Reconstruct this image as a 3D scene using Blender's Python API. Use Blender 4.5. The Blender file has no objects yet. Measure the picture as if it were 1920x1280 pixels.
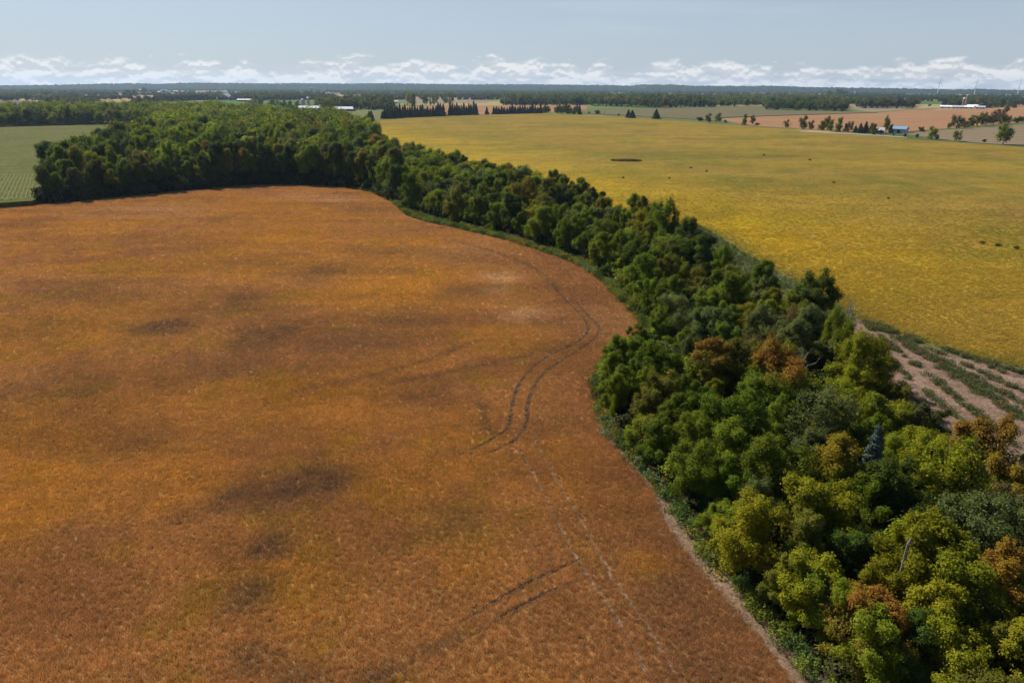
import bpy, math, random
import numpy as np
from mathutils import Matrix, Vector
SC = bpy.context.scene
COL = SC.collection
R_ = np.random.RandomState

# ------------------------------------------------------------------ camera
F, H, HY, ROLL = 1310.0, 45.0, 163.0, math.atan(0.0042)     # photograph pixels (1920 wide), drone height in metres
PITCH = math.atan((640 - HY) / F)
cp, sp, cr, sr = math.cos(PITCH), math.sin(PITCH), math.cos(ROLL), math.sin(ROLL)
cam = bpy.data.cameras.new('camera'); camo = bpy.data.objects.new('camera', cam); COL.objects.link(camo)
rl, ul, fw = Vector((1, 0, 0)), Vector((0, sp, cp)), Vector((0, cp, -sp))
ri = rl * cr + ul * sr; up = -rl * sr + ul * cr
M = Matrix((ri, up, -fw)).transposed().to_4x4(); M.translation = (0, 0, H)
camo.matrix_world = M
cam.sensor_width = 36; cam.lens = F / 1920 * 36; cam.clip_start = 1; cam.clip_end = 60000
SC.camera = camo

# ------------------------------------------------------------------ sun, sky, exposure
SUN_AZ, SUN_EL = math.radians(-46), math.radians(43)
SUN_S, SKY_S, EXPO, HAZE = 4.9, 0.062, 0.58, 3.7e-5
sd = Vector((math.sin(SUN_AZ) * math.cos(SUN_EL), math.cos(SUN_AZ) * math.cos(SUN_EL), math.sin(SUN_EL)))
sl = bpy.data.lights.new('sun', 'SUN'); sl.energy = SUN_S; sl.angle = math.radians(0.53); sl.color = (1, 0.93, 0.82)
so = bpy.data.objects.new('sun', sl); COL.objects.link(so)
so.rotation_euler = (-sd).to_track_quat('-Z', 'Y').to_euler(); so.location = (0, 0, 300)
SC.view_settings.view_transform = 'Standard'; SC.view_settings.look = 'None'
SC.view_settings.exposure = EXPO; SC.view_settings.gamma = 1; SC.view_settings.use_curve_mapping = False
cy = SC.cycles
cy.max_bounces = 6; cy.diffuse_bounces = 3; cy.glossy_bounces = 2; cy.transmission_bounces = 4
cy.volume_bounces = 0; cy.use_denoising = True; cy.caustics_reflective = False; cy.caustics_refractive = False


class NT:                                                   # small helper to write node trees
    def __init__(s, nt): s.t = nt; s.n = nt.nodes; s.l = nt.links
    def new(s, kind, **kw):
        n = s.n.new(kind)
        for k, v in kw.items():
            if k.startswith('i_'):
                key = k[2:]; n.inputs[int(key) if key.isdigit() else key.replace('_', ' ')].default_value = v
            else: setattr(n, k, v)
        return n
    def link(s, a, b): s.l.new(a, b)
    def math(s, op, a, b=None, c=None, clamp=False):
        n = s.n.new('ShaderNodeMath'); n.operation = op; n.use_clamp = clamp
        for i, v in enumerate((a, b, c)):
            if v is None: continue
            if isinstance(v, (int, float)): n.inputs[i].default_value = v
            else: s.l.new(v, n.inputs[i])
        return n.outputs[0]
    def mix(s, f, a, b, blend='MIX'):
        n = s.n.new('ShaderNodeMix'); n.data_type = 'RGBA'; n.blend_type = blend
        for i, v in ((0, f), (6, a), (7, b)):
            if isinstance(v, (int, float)): n.inputs[i].default_value = v
            elif isinstance(v, tuple): n.inputs[i].default_value = v if len(v) == 4 else (*v, 1)
            else: s.l.new(v, n.inputs[i])
        return n.outputs[2]
    def ramp(s, f, lo, hi):
        n = s.n.new('ShaderNodeMapRange'); n.interpolation_type = 'SMOOTHSTEP'
        s.l.new(f, n.inputs[0])
        for i, v in ((1, lo), (2, hi)):
            if isinstance(v, (int, float)): n.inputs[i].default_value = v
            else: s.l.new(v, n.inputs[i])
        return n.outputs[0]
    def noise(s, vec, scale, detail=4, rough=0.55, dist=0.0):
        n = s.n.new('ShaderNodeTexNoise'); n.inputs['Scale'].default_value = scale
        n.inputs['Detail'].default_value = detail; n.inputs['Roughness'].default_value = rough; n.inputs['Distortion'].default_value = dist
        if vec is not None: s.l.new(vec, n.inputs['Vector'])
        return n.outputs[0]


W = bpy.data.worlds.new('World'); SC.world = W; W.use_nodes = True
w = NT(W.node_tree); w.n.clear()
out = w.new('ShaderNodeOutputWorld'); bg = w.new('ShaderNodeBackground'); bg.inputs[1].default_value = SKY_S
w.link(bg.outputs[0], out.inputs[0])
sky = w.new('ShaderNodeTexSky', sky_type='NISHITA', sun_disc=False, sun_elevation=SUN_EL, sun_rotation=SUN_AZ,
            altitude=400, air_density=1.0, dust_density=0.7, ozone_density=2.0)
tc = w.new('ShaderNodeTexCoord'); sx = w.new('ShaderNodeSeparateXYZ'); w.link(tc.outputs['Generated'], sx.inputs[0])
az = w.math('ARCTAN2', sx.outputs[0], sx.outputs[1]); el = w.math('ARCSINE', sx.outputs[2])


def cloud_vec(ax, ey, off=0.0, seed=0.0):
    c = w.new('ShaderNodeCombineXYZ')
    w.link(w.math('MULTIPLY', az, ax), c.inputs[0]); w.link(w.math('MULTIPLY', w.math('ADD', el, off), ey), c.inputs[1])
    c.inputs[2].default_value = seed
    return c.outputs[0]


big = w.noise(cloud_vec(5.0, 6, 0, 3.3), 1.0, 3, 0.5)                       # banks of cumulus along the horizon
top = w.math('ADD', 0.020, w.math('MULTIPLY', big, 0.046))                   # ragged top of the bank (radians)
fade = w.math('SUBTRACT', 1.0, w.ramp(el, w.math('SUBTRACT', top, 0.028), w.math('ADD', top, 0.010)))
n1 = w.noise(cloud_vec(31, 68, 0, 0.7), 1.0, 8, 0.56)
n1b = w.noise(cloud_vec(31, 68, 0.0042, 0.7), 1.0, 8, 0.56)
thr = w.math('SUBTRACT', 0.80, w.math('MULTIPLY', fade, 0.435))
dens = w.ramp(n1, w.math('SUBTRACT', thr, 0.03), w.math('ADD', thr, 0.15))
lit = w.ramp(w.math('SUBTRACT', n1, n1b), -0.045, 0.045)                       # thinner above than below: sunlit top
base = w.mix(1.0, sky.outputs[0], (0.86, 0.95, 1.06), 'MULTIPLY')
hz = w.math('SUBTRACT', 1.0, w.ramp(el, 0.0, 0.30))
base = w.mix(w.math('MULTIPLY', hz, 0.80), base, (5.4, 6.1, 6.95))
ccol = w.mix(lit, (6.75, 7.05, 7.45), (10.0, 9.95, 9.8))
streak = w.noise(cloud_vec(9, 190, 0, 5.1), 1.0, 5, 0.55)
low = w.math('MULTIPLY', w.math('SUBTRACT', 1.0, w.ramp(el, 0.004, 0.030)), w.ramp(streak, 0.35, 0.7))
base = w.mix(w.math('MULTIPLY', low, 0.65), base, (7.6, 7.9, 8.3))
wisp = w.noise(cloud_vec(3.0, 26, 0, 9.1), 1.0, 4, 0.5)
base = w.mix(w.math('MULTIPLY', w.ramp(wisp, 0.52, 0.85), 0.22), base, (8.0, 8.3, 8.7))
fin = w.mix(w.math('MULTIPLY', dens, 0.88), base, ccol)
w.link(fin, bg.inputs[0])


# ------------------------------------------------------------------ geometry helpers
def ray(px, py):
    x, y = px - 960.0, 640.0 - py
    x, y = x * cr - y * sr, x * sr + y * cr
    return np.array([x, F * cp + y * sp, -F * sp + y * cp])
def G(px, py, z=0.0):                                        # photo pixel -> point on the plane at height z
    d = ray(px, py); t = (z - H) / d[2]
    return np.array([d[0] * t, d[1] * t])
def GP(pts, z=0.0): return np.array([G(a, b, z) for a, b in pts])
def proj(x, y, z):
    v = Vector((x, y, z - H)); d = v.dot(fw)
    return 960 + F * v.dot(ri) / d, 640 - F * v.dot(up) / d, d
def inside(poly, x, y):
    n = len(poly); r = np.zeros(len(x), bool); j = n - 1
    for i in range(n):
        xi, yi = poly[i]; xj, yj = poly[j]
        c = ((yi > y) != (yj > y)) & (x < (xj - xi) * (y - yi) / (yj - yi + 1e-12) + xi)
        r ^= c; j = i
    return r
def dist_line(poly, x, y, closed=False):
    d = np.full(len(x), 1e9); m = len(poly)
    for i in range(m if closed else m - 1):
        a = poly[i]; b = poly[(i + 1) % m]; ab = b - a; L = ab.dot(ab) + 1e-9
        t = np.clip(((x - a[0]) * ab[0] + (y - a[1]) * ab[1]) / L, 0, 1)
        d = np.minimum(d, np.hypot(x - a[0] - t * ab[0], y - a[1] - t * ab[1]))
    return d
def smooth(pts, n=6):                                        # Catmull-Rom through points
    p = [np.array(q, float) for q in pts]; p = [2 * p[0] - p[1]] + p + [2 * p[-1] - p[-2]]; o = []
    for i in range(1, len(p) - 2):
        for k in range(n):
            t = k / n
            o.append(0.5 * (2 * p[i] + (p[i + 1] - p[i - 1]) * t + (2 * p[i - 1] - 5 * p[i] + 4 * p[i + 1] - p[i + 2]) * t * t
                            + (3 * p[i] - p[i - 1] - 3 * p[i + 1] + p[i + 2]) * t ** 3))
    o.append(p[-2]); return np.array(o)
_tab = R_(5).rand(256, 256)
def vnoise(x, y, s):
    x, y = np.asarray(x) / s + 500, np.asarray(y) / s + 500
    i, j = np.floor(x).astype(int), np.floor(y).astype(int); u, v = x - i, y - j
    u = u * u * (3 - 2 * u); v = v * v * (3 - 2 * v); T = lambda a, b: _tab[a % 256, b % 256]
    return (T(i, j) * (1 - u) + T(i + 1, j) * u) * (1 - v) + (T(i, j + 1) * (1 - u) + T(i + 1, j + 1) * u) * v
def fbm(x, y, s, o=4):
    r = 0; a = 0.5; t = 0
    for k in range(o): r = r + a * vnoise(x + 37 * k, y - 91 * k, s); t += a; a *= 0.55; s *= 0.47
    return r / t
def poisson(poly, rad, seed, dmin=None, maxn=6000):
    rs = R_(seed); lo = poly.min(0); hi = poly.max(0)
    n = int((hi - lo).prod() / rad ** 2 * 1.6) + 10; n = min(n, 60000)
    q = lo + rs.rand(n, 2) * (hi - lo); q = q[inside(poly, q[:, 0], q[:, 1])]
    cell = {}; o = []
    for a, b in q:
        i, j = int(a // rad), int(b // rad); ok = True
        for di in (-1, 0, 1):
            for dj in (-1, 0, 1):
                for c, d in cell.get((i + di, j + dj), ()):
                    if (a - c) ** 2 + (b - d) ** 2 < rad * rad: ok = False
        if ok:
            cell.setdefault((i, j), []).append((a, b)); o.append((a, b))
            if len(o) >= maxn: break
    return np.array(o).reshape(-1, 2)

# ------------------------------------------------------------------ mesh helpers
def mesh_faces(name, verts, nper, mat=None, lr=None, smooth_=False):
    """verts (N, nper, 3): N separate faces"""
    v = np.asarray(verts, np.float32).reshape(-1, 3); n = len(v) // nper
    me = bpy.data.meshes.new(name); me.vertices.add(len(v)); me.loops.add(len(v)); me.polygons.add(n)
    me.vertices.foreach_set('co', v.ravel()); me.loops.foreach_set('vertex_index', np.arange(len(v), dtype=np.int32))
    me.polygons.foreach_set('loop_start', np.arange(0, len(v), nper, dtype=np.int32))
    if lr is not None:
        a = me.attributes.new('lr', 'FLOAT', 'POINT'); a.data.foreach_set('value', np.repeat(np.asarray(lr, np.float32), nper))
    if mat: me.materials.append(mat)
    me.update(calc_edges=True)
    return me
def mesh_py(name, verts, faces, mat=None):
    me = bpy.data.meshes.new(name); me.from_pydata([tuple(map(float, v)) for v in verts], [], faces)
    if mat: me.materials.append(mat)
    me.update(); return me
class MB:                                                    # collects boxes, prisms and tubes for one mesh
    def __init__(s): s.v = []; s.f = []
    def add(s, v, f):
        o = len(s.v); s.v += [tuple(map(float, q)) for q in v]; s.f += [tuple(o + i for i in g) for g in f]; return s
    def box(s, x0, x1, y0, y1, z0, z1):
        return s.add([(x, y, z) for z in (z0, z1) for y in (y0, y1) for x in (x0, x1)],
                     [(0, 2, 3, 1), (4, 5, 7, 6), (0, 1, 5, 4), (2, 6, 7, 3), (0, 4, 6, 2), (1, 3, 7, 5)])
    def tube(s, pts, rad, n=6, cap=True):
        pts = [Vector(p) for p in pts]; o = []; 
        for i, p in enumerate(pts):
            t = (pts[min(i + 1, len(pts) - 1)] - pts[max(i - 1, 0)]).normalized()
            a = t.orthogonal().normalized() if i == 0 else (a - t * a.dot(t)).normalized()
            b = t.cross(a)
            for k in range(n):
                an = 2 * math.pi * k / n; o.append(p + (a * math.cos(an) + b * math.sin(an)) * rad[i])
        f = [(i * n + k, i * n + (k + 1) % n, (i + 1) * n + (k + 1) % n, (i + 1) * n + k) for i in range(len(pts) - 1) for k in range(n)]
        if cap: f += [tuple(range((len(pts) - 1) * n, len(pts) * n)), tuple(reversed(range(n)))]
        return s.add(o, f)
    def prism(s, poly, z0, z1):
        n = len(poly); p = [tuple(q) for q in poly]
        area = sum(p[i][0] * p[(i + 1) % n][1] - p[(i + 1) % n][0] * p[i][1] for i in range(n))
        if area < 0: p = p[::-1]
        return s.add([(a, b, z0) for a, b in p] + [(a, b, z1) for a, b in p],
                     [tuple(range(n, 2 * n))] + [(i, (i + 1) % n, n + (i + 1) % n, n + i) for i in range(n)])
    def mesh(s, name, mat): return mesh_py(name, s.v, s.f, mat)
def link(name, data, parent=None):
    o = bpy.data.objects.new(name, data); COL.objects.link(o)
    if parent is not None: o.parent = parent
    return o
def tag(o, label, cat=None, group=None, kind=None):
    o['label'] = label
    if cat: o['category'] = cat
    if group: o['group'] = group
    if kind: o['kind'] = kind
    return o

# ------------------------------------------------------------------ materials
def new_mat(name):
    m = bpy.data.materials.new(name); m.use_nodes = True; t = NT(m.node_tree); t.n.clear()
    o = t.new('ShaderNodeOutputMaterial'); b = t.new('ShaderNodeBsdfPrincipled'); t.link(b.outputs[0], o.inputs[0])
    b.inputs['Roughness'].default_value = 0.85; b.inputs['Specular IOR Level'].default_value = 0.15
    return m, t, b, o
def plain(name, c, rough=0.7, spec=0.3, metal=0.0, nscale=0.6, namt=0.25):
    m, t, b, o = new_mat(name); g = t.new('ShaderNodeNewGeometry')
    n = t.noise(g.outputs['Position'], nscale, 5)
    t.link(t.mix(n, tuple(x * (1 - namt) for x in c), tuple(min(1, x * (1 + namt)) for x in c)), b.inputs['Base Color'])
    b.inputs['Roughness'].default_value = rough; b.inputs['Specular IOR Level'].default_value = spec; b.inputs['Metallic'].default_value = metal
    return m
def field_mat(name, c1, c2, c3=None, s1=0.02, s2=0.7, amt=0.5, rows=None, bump=0.5, bdist=0.25):
    """crop seen from far: two tones in big drifts, a third in patches, fine grain, optional sown rows (angle, spacing)"""
    m, t, b, o = new_mat(name); g = t.new('ShaderNodeNewGeometry'); P = g.outputs['Position']
    big = t.noise(P, s1, 5, 0.6, 0.4); col = t.mix(t.ramp(big, 0.35, 0.65), c1, c2)
    if c3: col = t.mix(t.ramp(t.noise(P, s1 * 2.3, 4, 0.6, 1.0), 0.52, 0.7), col, c3)
    fine = t.noise(P, s2, 6, 0.75)
    col = t.mix(amt, col, t.mix(1.0, col, t.mix(t.ramp(fine, 0.3, 0.7), (0.35, 0.35, 0.35), (1.6, 1.6, 1.6)), 'MULTIPLY'))
    h = fine
    if rows:
        a, spc = rows[0], rows[1]
        mp = t.new('ShaderNodeMapping', vector_type='POINT'); t.link(P, mp.inputs[0]); mp.inputs['Rotation'].default_value = (0, 0, a)
        wv = t.new('ShaderNodeTexWave', bands_direction='X'); t.link(mp.outputs[0], wv.inputs[0])
        wv.inputs['Scale'].default_value = 2 * math.pi / spc / 20.0; wv.inputs['Distortion'].default_value = 1.0; wv.inputs['Detail'].default_value = 2
        wv.inputs['Detail Scale'].default_value = 0.6
        col = t.mix(t.math('MULTIPLY', wv.outputs['Fac'], rows[2]), col, rows[3])
    bp = t.new('ShaderNodeBump'); bp.inputs['Strength'].default_value = bump; bp.inputs['Distance'].default_value = bdist
    t.link(h, bp.inputs['Height']); t.link(bp.outputs[0], b.inputs['Normal'])
    t.link(col, b.inputs['Base Color']); b.inputs['Roughness'].default_value = 1; b.inputs['Specular IOR Level'].default_value = 0.02
    return m
def tint_mat(name, src, transl=0.3, var=0.5, tr_col=(1.25, 1.15, 0.6), rust=False, tone_noise=1.2):
    """leaves and stalks: colour from the object ('OBJECT'), the instancer or the surface attribute 'tint'"""
    m, t, b, o = new_mat(name)
    if src == 'OBJECT':
        oi = t.new('ShaderNodeObjectInfo'); col = oi.outputs['Color']; al = oi.outputs['Alpha']
    else:
        at = t.new('ShaderNodeAttribute', attribute_type=src, attribute_name='tint'); col = at.outputs['Color']; al = at.outputs['Alpha']
    lr = t.new('ShaderNodeAttribute', attribute_type='GEOMETRY', attribute_name='lr')
    tc = t.new('ShaderNodeTexCoord')
    if src != 'GEOMETRY':
        nz = t.noise(tc.outputs['Object'], tone_noise, 3)  # random leaf tone across the crown
        if rust:                                             # autumn colour on part of the crown, more towards its top
            sp_ = t.new('ShaderNodeSeparateXYZ'); t.link(tc.outputs['Object'], sp_.inputs[0])
            hgt = t.ramp(sp_.outputs[2], 3.0, 9.5)
            am = t.math('MULTIPLY', t.math('SUBTRACT', 1.0, al), t.ramp(t.math('ADD', t.math('MULTIPLY', hgt, 0.55), t.noise(tc.outputs['Object'], 0.38, 3)), 0.70, 1.12))
            col = t.mix(am, col, (0.26, 0.125, 0.022))
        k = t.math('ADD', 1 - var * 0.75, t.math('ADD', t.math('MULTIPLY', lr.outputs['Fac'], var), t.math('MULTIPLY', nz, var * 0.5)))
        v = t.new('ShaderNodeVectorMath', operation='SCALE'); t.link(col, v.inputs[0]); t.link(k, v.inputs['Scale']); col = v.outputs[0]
    t.link(col, b.inputs['Base Color']); b.inputs['Roughness'].default_value = 0.7; b.inputs['Specular IOR Level'].default_value = 0.05
    if transl > 0:
        tr = t.new('ShaderNodeBsdfTranslucent'); mx = t.new('ShaderNodeMixShader'); mx.inputs[0].default_value = transl
        t.link(t.mix(1.0, col, tr_col, 'MULTIPLY'), tr.inputs[0])
        t.link(b.outputs[0], mx.inputs[1]); t.link(tr.outputs[0], mx.inputs[2]); t.link(mx.outputs[0], o.inputs[0])
    return m

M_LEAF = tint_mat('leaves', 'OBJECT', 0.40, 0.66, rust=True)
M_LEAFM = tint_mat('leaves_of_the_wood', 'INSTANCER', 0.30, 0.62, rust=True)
M_NEEDLE = tint_mat('needles', 'OBJECT', 0.12, 0.5)
M_NEEDLEM = tint_mat('needles_of_the_wood', 'INSTANCER', 0.12, 0.5)
M_DRY = tint_mat('dry_stalks', 'INSTANCER', 0.30, 1.15, (1.2, 1.0, 0.7))
M_CROP = tint_mat('crop_leaves', 'INSTANCER', 0.30, 0.8)
M_BARK = plain('bark', (0.075, 0.058, 0.045), 0.9, 0.1, nscale=3)
M_DEAD = plain('bleached_wood', (0.15, 0.13, 0.11), 0.9, 0.1, nscale=3)
M_WHITE = plain('white_metal_roof', (0.80, 0.80, 0.80), 0.5, 0.3, namt=0.06)
M_GREYR = plain('grey_metal_roof', (0.42, 0.44, 0.47), 0.55, 0.3, namt=0.1)
M_BLUE = plain('blue_painted_metal', (0.17, 0.29, 0.44), 0.5, 0.3, namt=0.08)
M_DARKW = plain('dark_barn_boards', (0.07, 0.06, 0.06), 0.85, 0.1)
M_REDW = plain('red_brown_barn_boards', (0.20, 0.085, 0.07), 0.85, 0.1)
M_PALEW = plain('pale_siding', (0.55, 0.53, 0.50), 0.7, 0.2)
M_CONC = plain('silo_concrete', (0.36, 0.33, 0.30), 0.85, 0.1, nscale=1.5)
M_BRICK = plain('brown_silo_blocks', (0.27, 0.18, 0.13), 0.85, 0.1, nscale=1.5)
M_TURB = plain('turbine_paint', (0.62, 0.64, 0.66), 0.5, 0.3, namt=0.03)
M_DOOR = plain('dark_opening', (0.03, 0.03, 0.035), 0.8, 0.1)
M_ROAD = plain('pale_gravel', (0.24, 0.22, 0.18), 0.95, 0.05, nscale=0.8)

# ------------------------------------------------------------------ the land: outlines traced on the ground
BROWN_EDGE = [(1760, 1620), (1620, 1450), (1490, 1280), (1440, 1210), (1380, 1140), (1330, 1083), (1285, 1030), (1248, 975), (1233, 930), (1203, 890),
              (1165, 850), (1132, 808), (1122, 770), (1120, 735), (1125, 695), (1150, 665), (1208, 643), (1218, 618), (1195, 590), (1160, 557),
              (1130, 527), (1100, 505), (1060, 487), (1010, 470), (960, 455), (900, 440), (850, 428), (800, 418), (762, 405), (738, 382),
              (705, 364), (650, 353), (560, 348), (480, 349), (420, 353), (350, 359), (280, 366), (200, 374), (130, 382), (70, 386), (0, 391), (-300, 412), (-800, 452)]
BE = smooth(GP(BROWN_EDGE), 5)
BROWN = np.vstack([BE, [(-420, 60), (-260, -60), (60, -60)]])
BELT_L = [(1800, 1600), (1650, 1420), (1548, 1280), (1500, 1215), (1440, 1150), (1390, 1090), (1335, 1030), (1290, 965), (1255, 922), (1218, 885), (1182, 845), (1152, 808),
          (1134, 770), (1130, 722), (1137, 692), (1165, 664), (1217, 645), (1226, 618), (1202, 588), (1169, 551), (1139, 520), (1108, 497), (1063, 478),
          (1011, 460), (961, 443), (901, 428), (851, 416), (802, 405), (770, 394), (747, 374)]
BELT_R = [(640, 243), (665, 258), (700, 276), (760, 297), (800, 311), (870, 326), (940, 341), (1010, 360), (1110, 398), (1190, 428), (1275, 464), (1365, 520), (1455, 576),
          (1525, 612), (1580, 662), (1640, 738), (1708, 820), (1800, 912), (1930, 1030), (2100, 1150), (2400, 1450)]
WOOD_F = [(745, 377), (708, 360), (650, 350), (560, 345), (480, 346), (420, 350), (350, 356), (280, 363), (200, 371), (130, 378), (80, 381)]
WOOD_L = [(80, 381), (92, 350), (150, 318), (230, 294), (285, 270), (300, 250), (288, 237), (150, 237), (0, 241), (-200, 247)]
WOOD_B = [(-200, 227), (0, 224.5), (300, 219.5), (400, 219.5), (470, 224), (520, 234), (580, 239), (625, 242)]
BELT = np.vstack([GP(BELT_L), GP(BELT_R[8:])])
BELT_FAR = np.vstack([GP([(745, 377), (722, 340), (700, 276)]), GP(BELT_R[3:9])])
WOOD = np.vstack([GP(WOOD_F), GP(WOOD_L), GP(WOOD_B), GP(BELT_R[:3]), GP([(745, 330)])])
YELLOW_FAR = [(640, 235), (700, 225), (760, 221), (870, 216.5), (1000, 213), (1035, 213), (1200, 221.5), (1300, 229), (1400, 237), (1500, 244.5), (1600, 252.5),
              (1700, 260.5), (1800, 268), (1920, 276), (2200, 298)]
YELLOW_NEAR = [(2500, 850), (2100, 738), (1920, 690), (1800, 662), (1700, 632), (1640, 612), (1600, 592), (1540, 556), (1500, 532), (1470, 516), (1400, 476), (1345, 440), (1310, 424)]
YE = smooth(GP(YELLOW_NEAR), 4)
YELLOW = np.vstack([YE, GP(BELT_R[:10][::-1]), GP(YELLOW_FAR)])
STRAW_L = [(1590, 612), (1600, 650), (1655, 735), (1722, 815), (1815, 905), (1940, 1020), (2100, 1150), (2400, 1440)]
STRAW = np.vstack([GP(STRAW_L), GP([(2700, 1000)]), GP([(2500, 862), (2100, 747), (1920, 699), (1800, 671), (1700, 641), (1640, 619), (1606, 598)])])
GRASS = np.vstack([GP([(1190, 424), (1300, 421), (1318, 427), (1345, 443), (1400, 479), (1470, 519), (1500, 535), (1545, 561), (1600, 595), (1590, 645), (1500, 608), (1400, 545), (1300, 475), (1200, 435)])])

# ------------------------------------------------------------------ colour of the two big crops, as they grow
def px_blobs(L): return [(G(a, b), r, q, s) for a, b, r, q, s in L]
DARK = px_blobs([(585, 905, 5.0, 0.55, 1.0), (530, 922, 4.5, 0.4, 1.0), (480, 930, 4, 0.4, 0.8), (428, 942, 2.4, 0.9, 0.9), (505, 1027, 2.0, 0.8, 1.0), (465, 1120, 2.6, .9, .75), (855, 990, 3.2, 1.2, .4),
                 (500, 632, 8, .6, .8), (312, 616, 7, .5, .9), (452, 566, 7, .9, .55), (605, 511, 8, .8, .6), (660, 642, 14, .35, .4), (390, 690, 12, .3, .45), (740, 605, 12, .4, .35), (85, 616, 11, .5, .35),
                 (140, 550, 22, .3, .35), (400, 585, 18, .35, .4), (800, 745, 6, 1, .35), (1240, 1090, 2.4, .6, .35), (70, 745, 14, .3, .4), (480, 1240, 2.2, .5, .6), (560, 1270, 2, .5, .5), (350, 970, 2.5, .8, .45),
                 (590, 880, 3.0, .8, .7), (230, 840, 6, .4, .4), (690, 395, 9, .5, .5), (160, 1010, 4, .5, .3), (880, 545, 8, .4, .45)])
PALE = px_blobs([(935, 522, 5, .8, .9), (930, 545, 4, .6, .6), (985, 592, 6, .5, .7), (975, 600, 3, .5, .6), (640, 375, 12, .5, .5), (1150, 610, 12, .5, .3), (560, 368, 16, .4, .35), (300, 395, 25, .3, .35), (860, 470, 10, .35, .3), (745, 372, 9, .4, .6)])
GOLD = px_blobs([(800, 540, 22, .5, .6), (620, 760, 14, .5, .55), (300, 900, 10, .5, .6), (560, 1090, 7, .5, .6), (140, 870, 10, .4, .6), (680, 900, 6, .7, .5), (600, 1130, 5, .6, .55), (840, 790, 6, .8, .5),
                 (740, 930, 5, .6, .5), (1210, 1065, 2.5, .7, .8), (870, 1050, 4, .7, .5), (30, 960, 7, .5, .6), (480, 440, 30, .35, .4), (400, 760, 14, .4, .45), (200, 590, 24, .35, .35), (700, 690, 9, .5, .4)])
def blobs(L, x, y):
    r = np.zeros(len(x)); wob = fbm(x, y, 3.0, 3) - 0.5; wob2 = fbm(x + 50, y, 9.0, 3) - 0.5
    for c, rad, q, s in L:
        dx = (x - c[0]) + wob2 * rad * 0.9; dy = (y - c[1]) + wob * rad * 0.9
        r = np.maximum(r, s * np.exp(-((dx / rad) ** 2 + (dy / (rad * (0.55 + 0.75 * q))) ** 2) ** 1.3))
    return r
TRK = [[(1035, 535), (1060, 562), (1090, 592), (1102, 612), (1098, 630), (1070, 650), (1030, 668), (1000, 690), (975, 720), (962, 755), (957, 790), (948, 808), (922, 826), (890, 842), (845, 860)],
       [(1068, 552), (1100, 590), (1122, 612), (1120, 630), (1090, 655), (1052, 678), (1022, 700), (1000, 730), (990, 760), (987, 795), (968, 826), (935, 842), (895, 860)],
       [(965, 830), (990, 872), (1015, 920), (1037, 962), (1060, 1010), (1085, 1055), (1110, 1095), (1143, 1140), (1180, 1200), (1225, 1285), (1275, 1380)],
       [(990, 800), (1012, 847), (1042, 900), (1076, 955), (1105, 1010), (1127, 1046), (1152, 1090), (1182, 1132), (1216, 1180), (1247, 1232), (1280, 1285), (1345, 1390)],
       [(1092, 1046), (1040, 1070), (980, 1100), (920, 1135), (850, 1172)], [(1108, 1080), (1050, 1103), (990, 1132), (930, 1165), (860, 1206)]]
TRK = [smooth(GP(t), 4) for t in TRK]
TRKW = [0.27, 0.27, 0.10, 0.10, 0.22, 0.22]
FAINT = [smooth(GP(t), 4) for t in [[(730, 722), (850, 698), (950, 678), (1060, 650)], [(850, 452), (940, 478), (1010, 510), (1045, 545)], [(905, 760), (912, 800), (920, 815)],
                                    [(700, 1275), (860, 1200)], [(560, 735), (760, 690), (900, 640)]]]
TRK_PTS = [(np.vstack(TRK[:2])), np.vstack(TRK[2:4])]
def brown_tint(x, y):
    n = len(x); d = np.hypot(x, y)
    a = np.tile(np.array([0.40, 0.195, 0.075]), (n, 1))
    gold = np.array([0.44, 0.215, 0.035]); red = np.array([0.31, 0.145, 0.066]); dark = np.array([0.155, 0.085, 0.058]); pale = np.array([0.50, 0.30, 0.17]); green = np.array([0.34, 0.20, 0.03])
    s = fbm(x * 0.75, y, 26, 5); g = np.clip((s - 0.47) / 0.2, 0, 1)[:, None]
    right = np.clip((x + 0.02 * y - 2) / 14.0, 0, 1)[:, None]                      # the headland is ripest
    a = a * (1 - g * 0.55) + gold * g * 0.55
    s2 = fbm(x + 300, y * 1.2, 15, 5); q = np.clip((s2 - 0.5) / 0.16, 0, 1)[:, None]
    a = a * (1 - q * 0.6) + red * q * 0.6; a = a * (1 - right * 0.7) + red * 0.92 * right * 0.7
    s3 = fbm(x - 200, y, 6, 4); q = np.clip((s3 - 0.60) / 0.12, 0, 1)[:, None] * 0.5 * (1 - right); a = a * (1 - q) + green * q
    q = np.clip(blobs(GOLD, x, y) * (0.55 + fbm(x, y, 2.2, 3)), 0, 1)[:, None] * 0.75; a = a * (1 - q) + gold * 1.06 * q
    q = np.clip(blobs(PALE, x, y) * (0.4 + 1.2 * fbm(x, y, 2.0, 3)), 0, 1)[:, None] * 0.85; a = a * (1 - q) + pale * q
    q = np.clip(blobs(DARK, x, y) * (0.5 + 1.0 * fbm(x, y, 1.8, 3)), 0, 1)[:, None] * 0.85; a = a * (1 - q) + dark * q
    fq = np.zeros(n)
    for t in FAINT: fq = np.maximum(fq, np.exp(-(dist_line(t, x, y) / 0.9) ** 2))
    q = (fq * 0.55 * (0.4 + fbm(x, y, 2.5, 2)))[:, None]; a = a * (1 - q) + dark * q
    return (1 + .30 * (fbm(x * .16 + 70, y * 1.1, 6, 3) - .5))[:, None] * np.array([1.16, 1.32, 1.36]) * a * (0.80 + 0.40 * fbm(x, y, 1.3, 3))[:, None]
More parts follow.
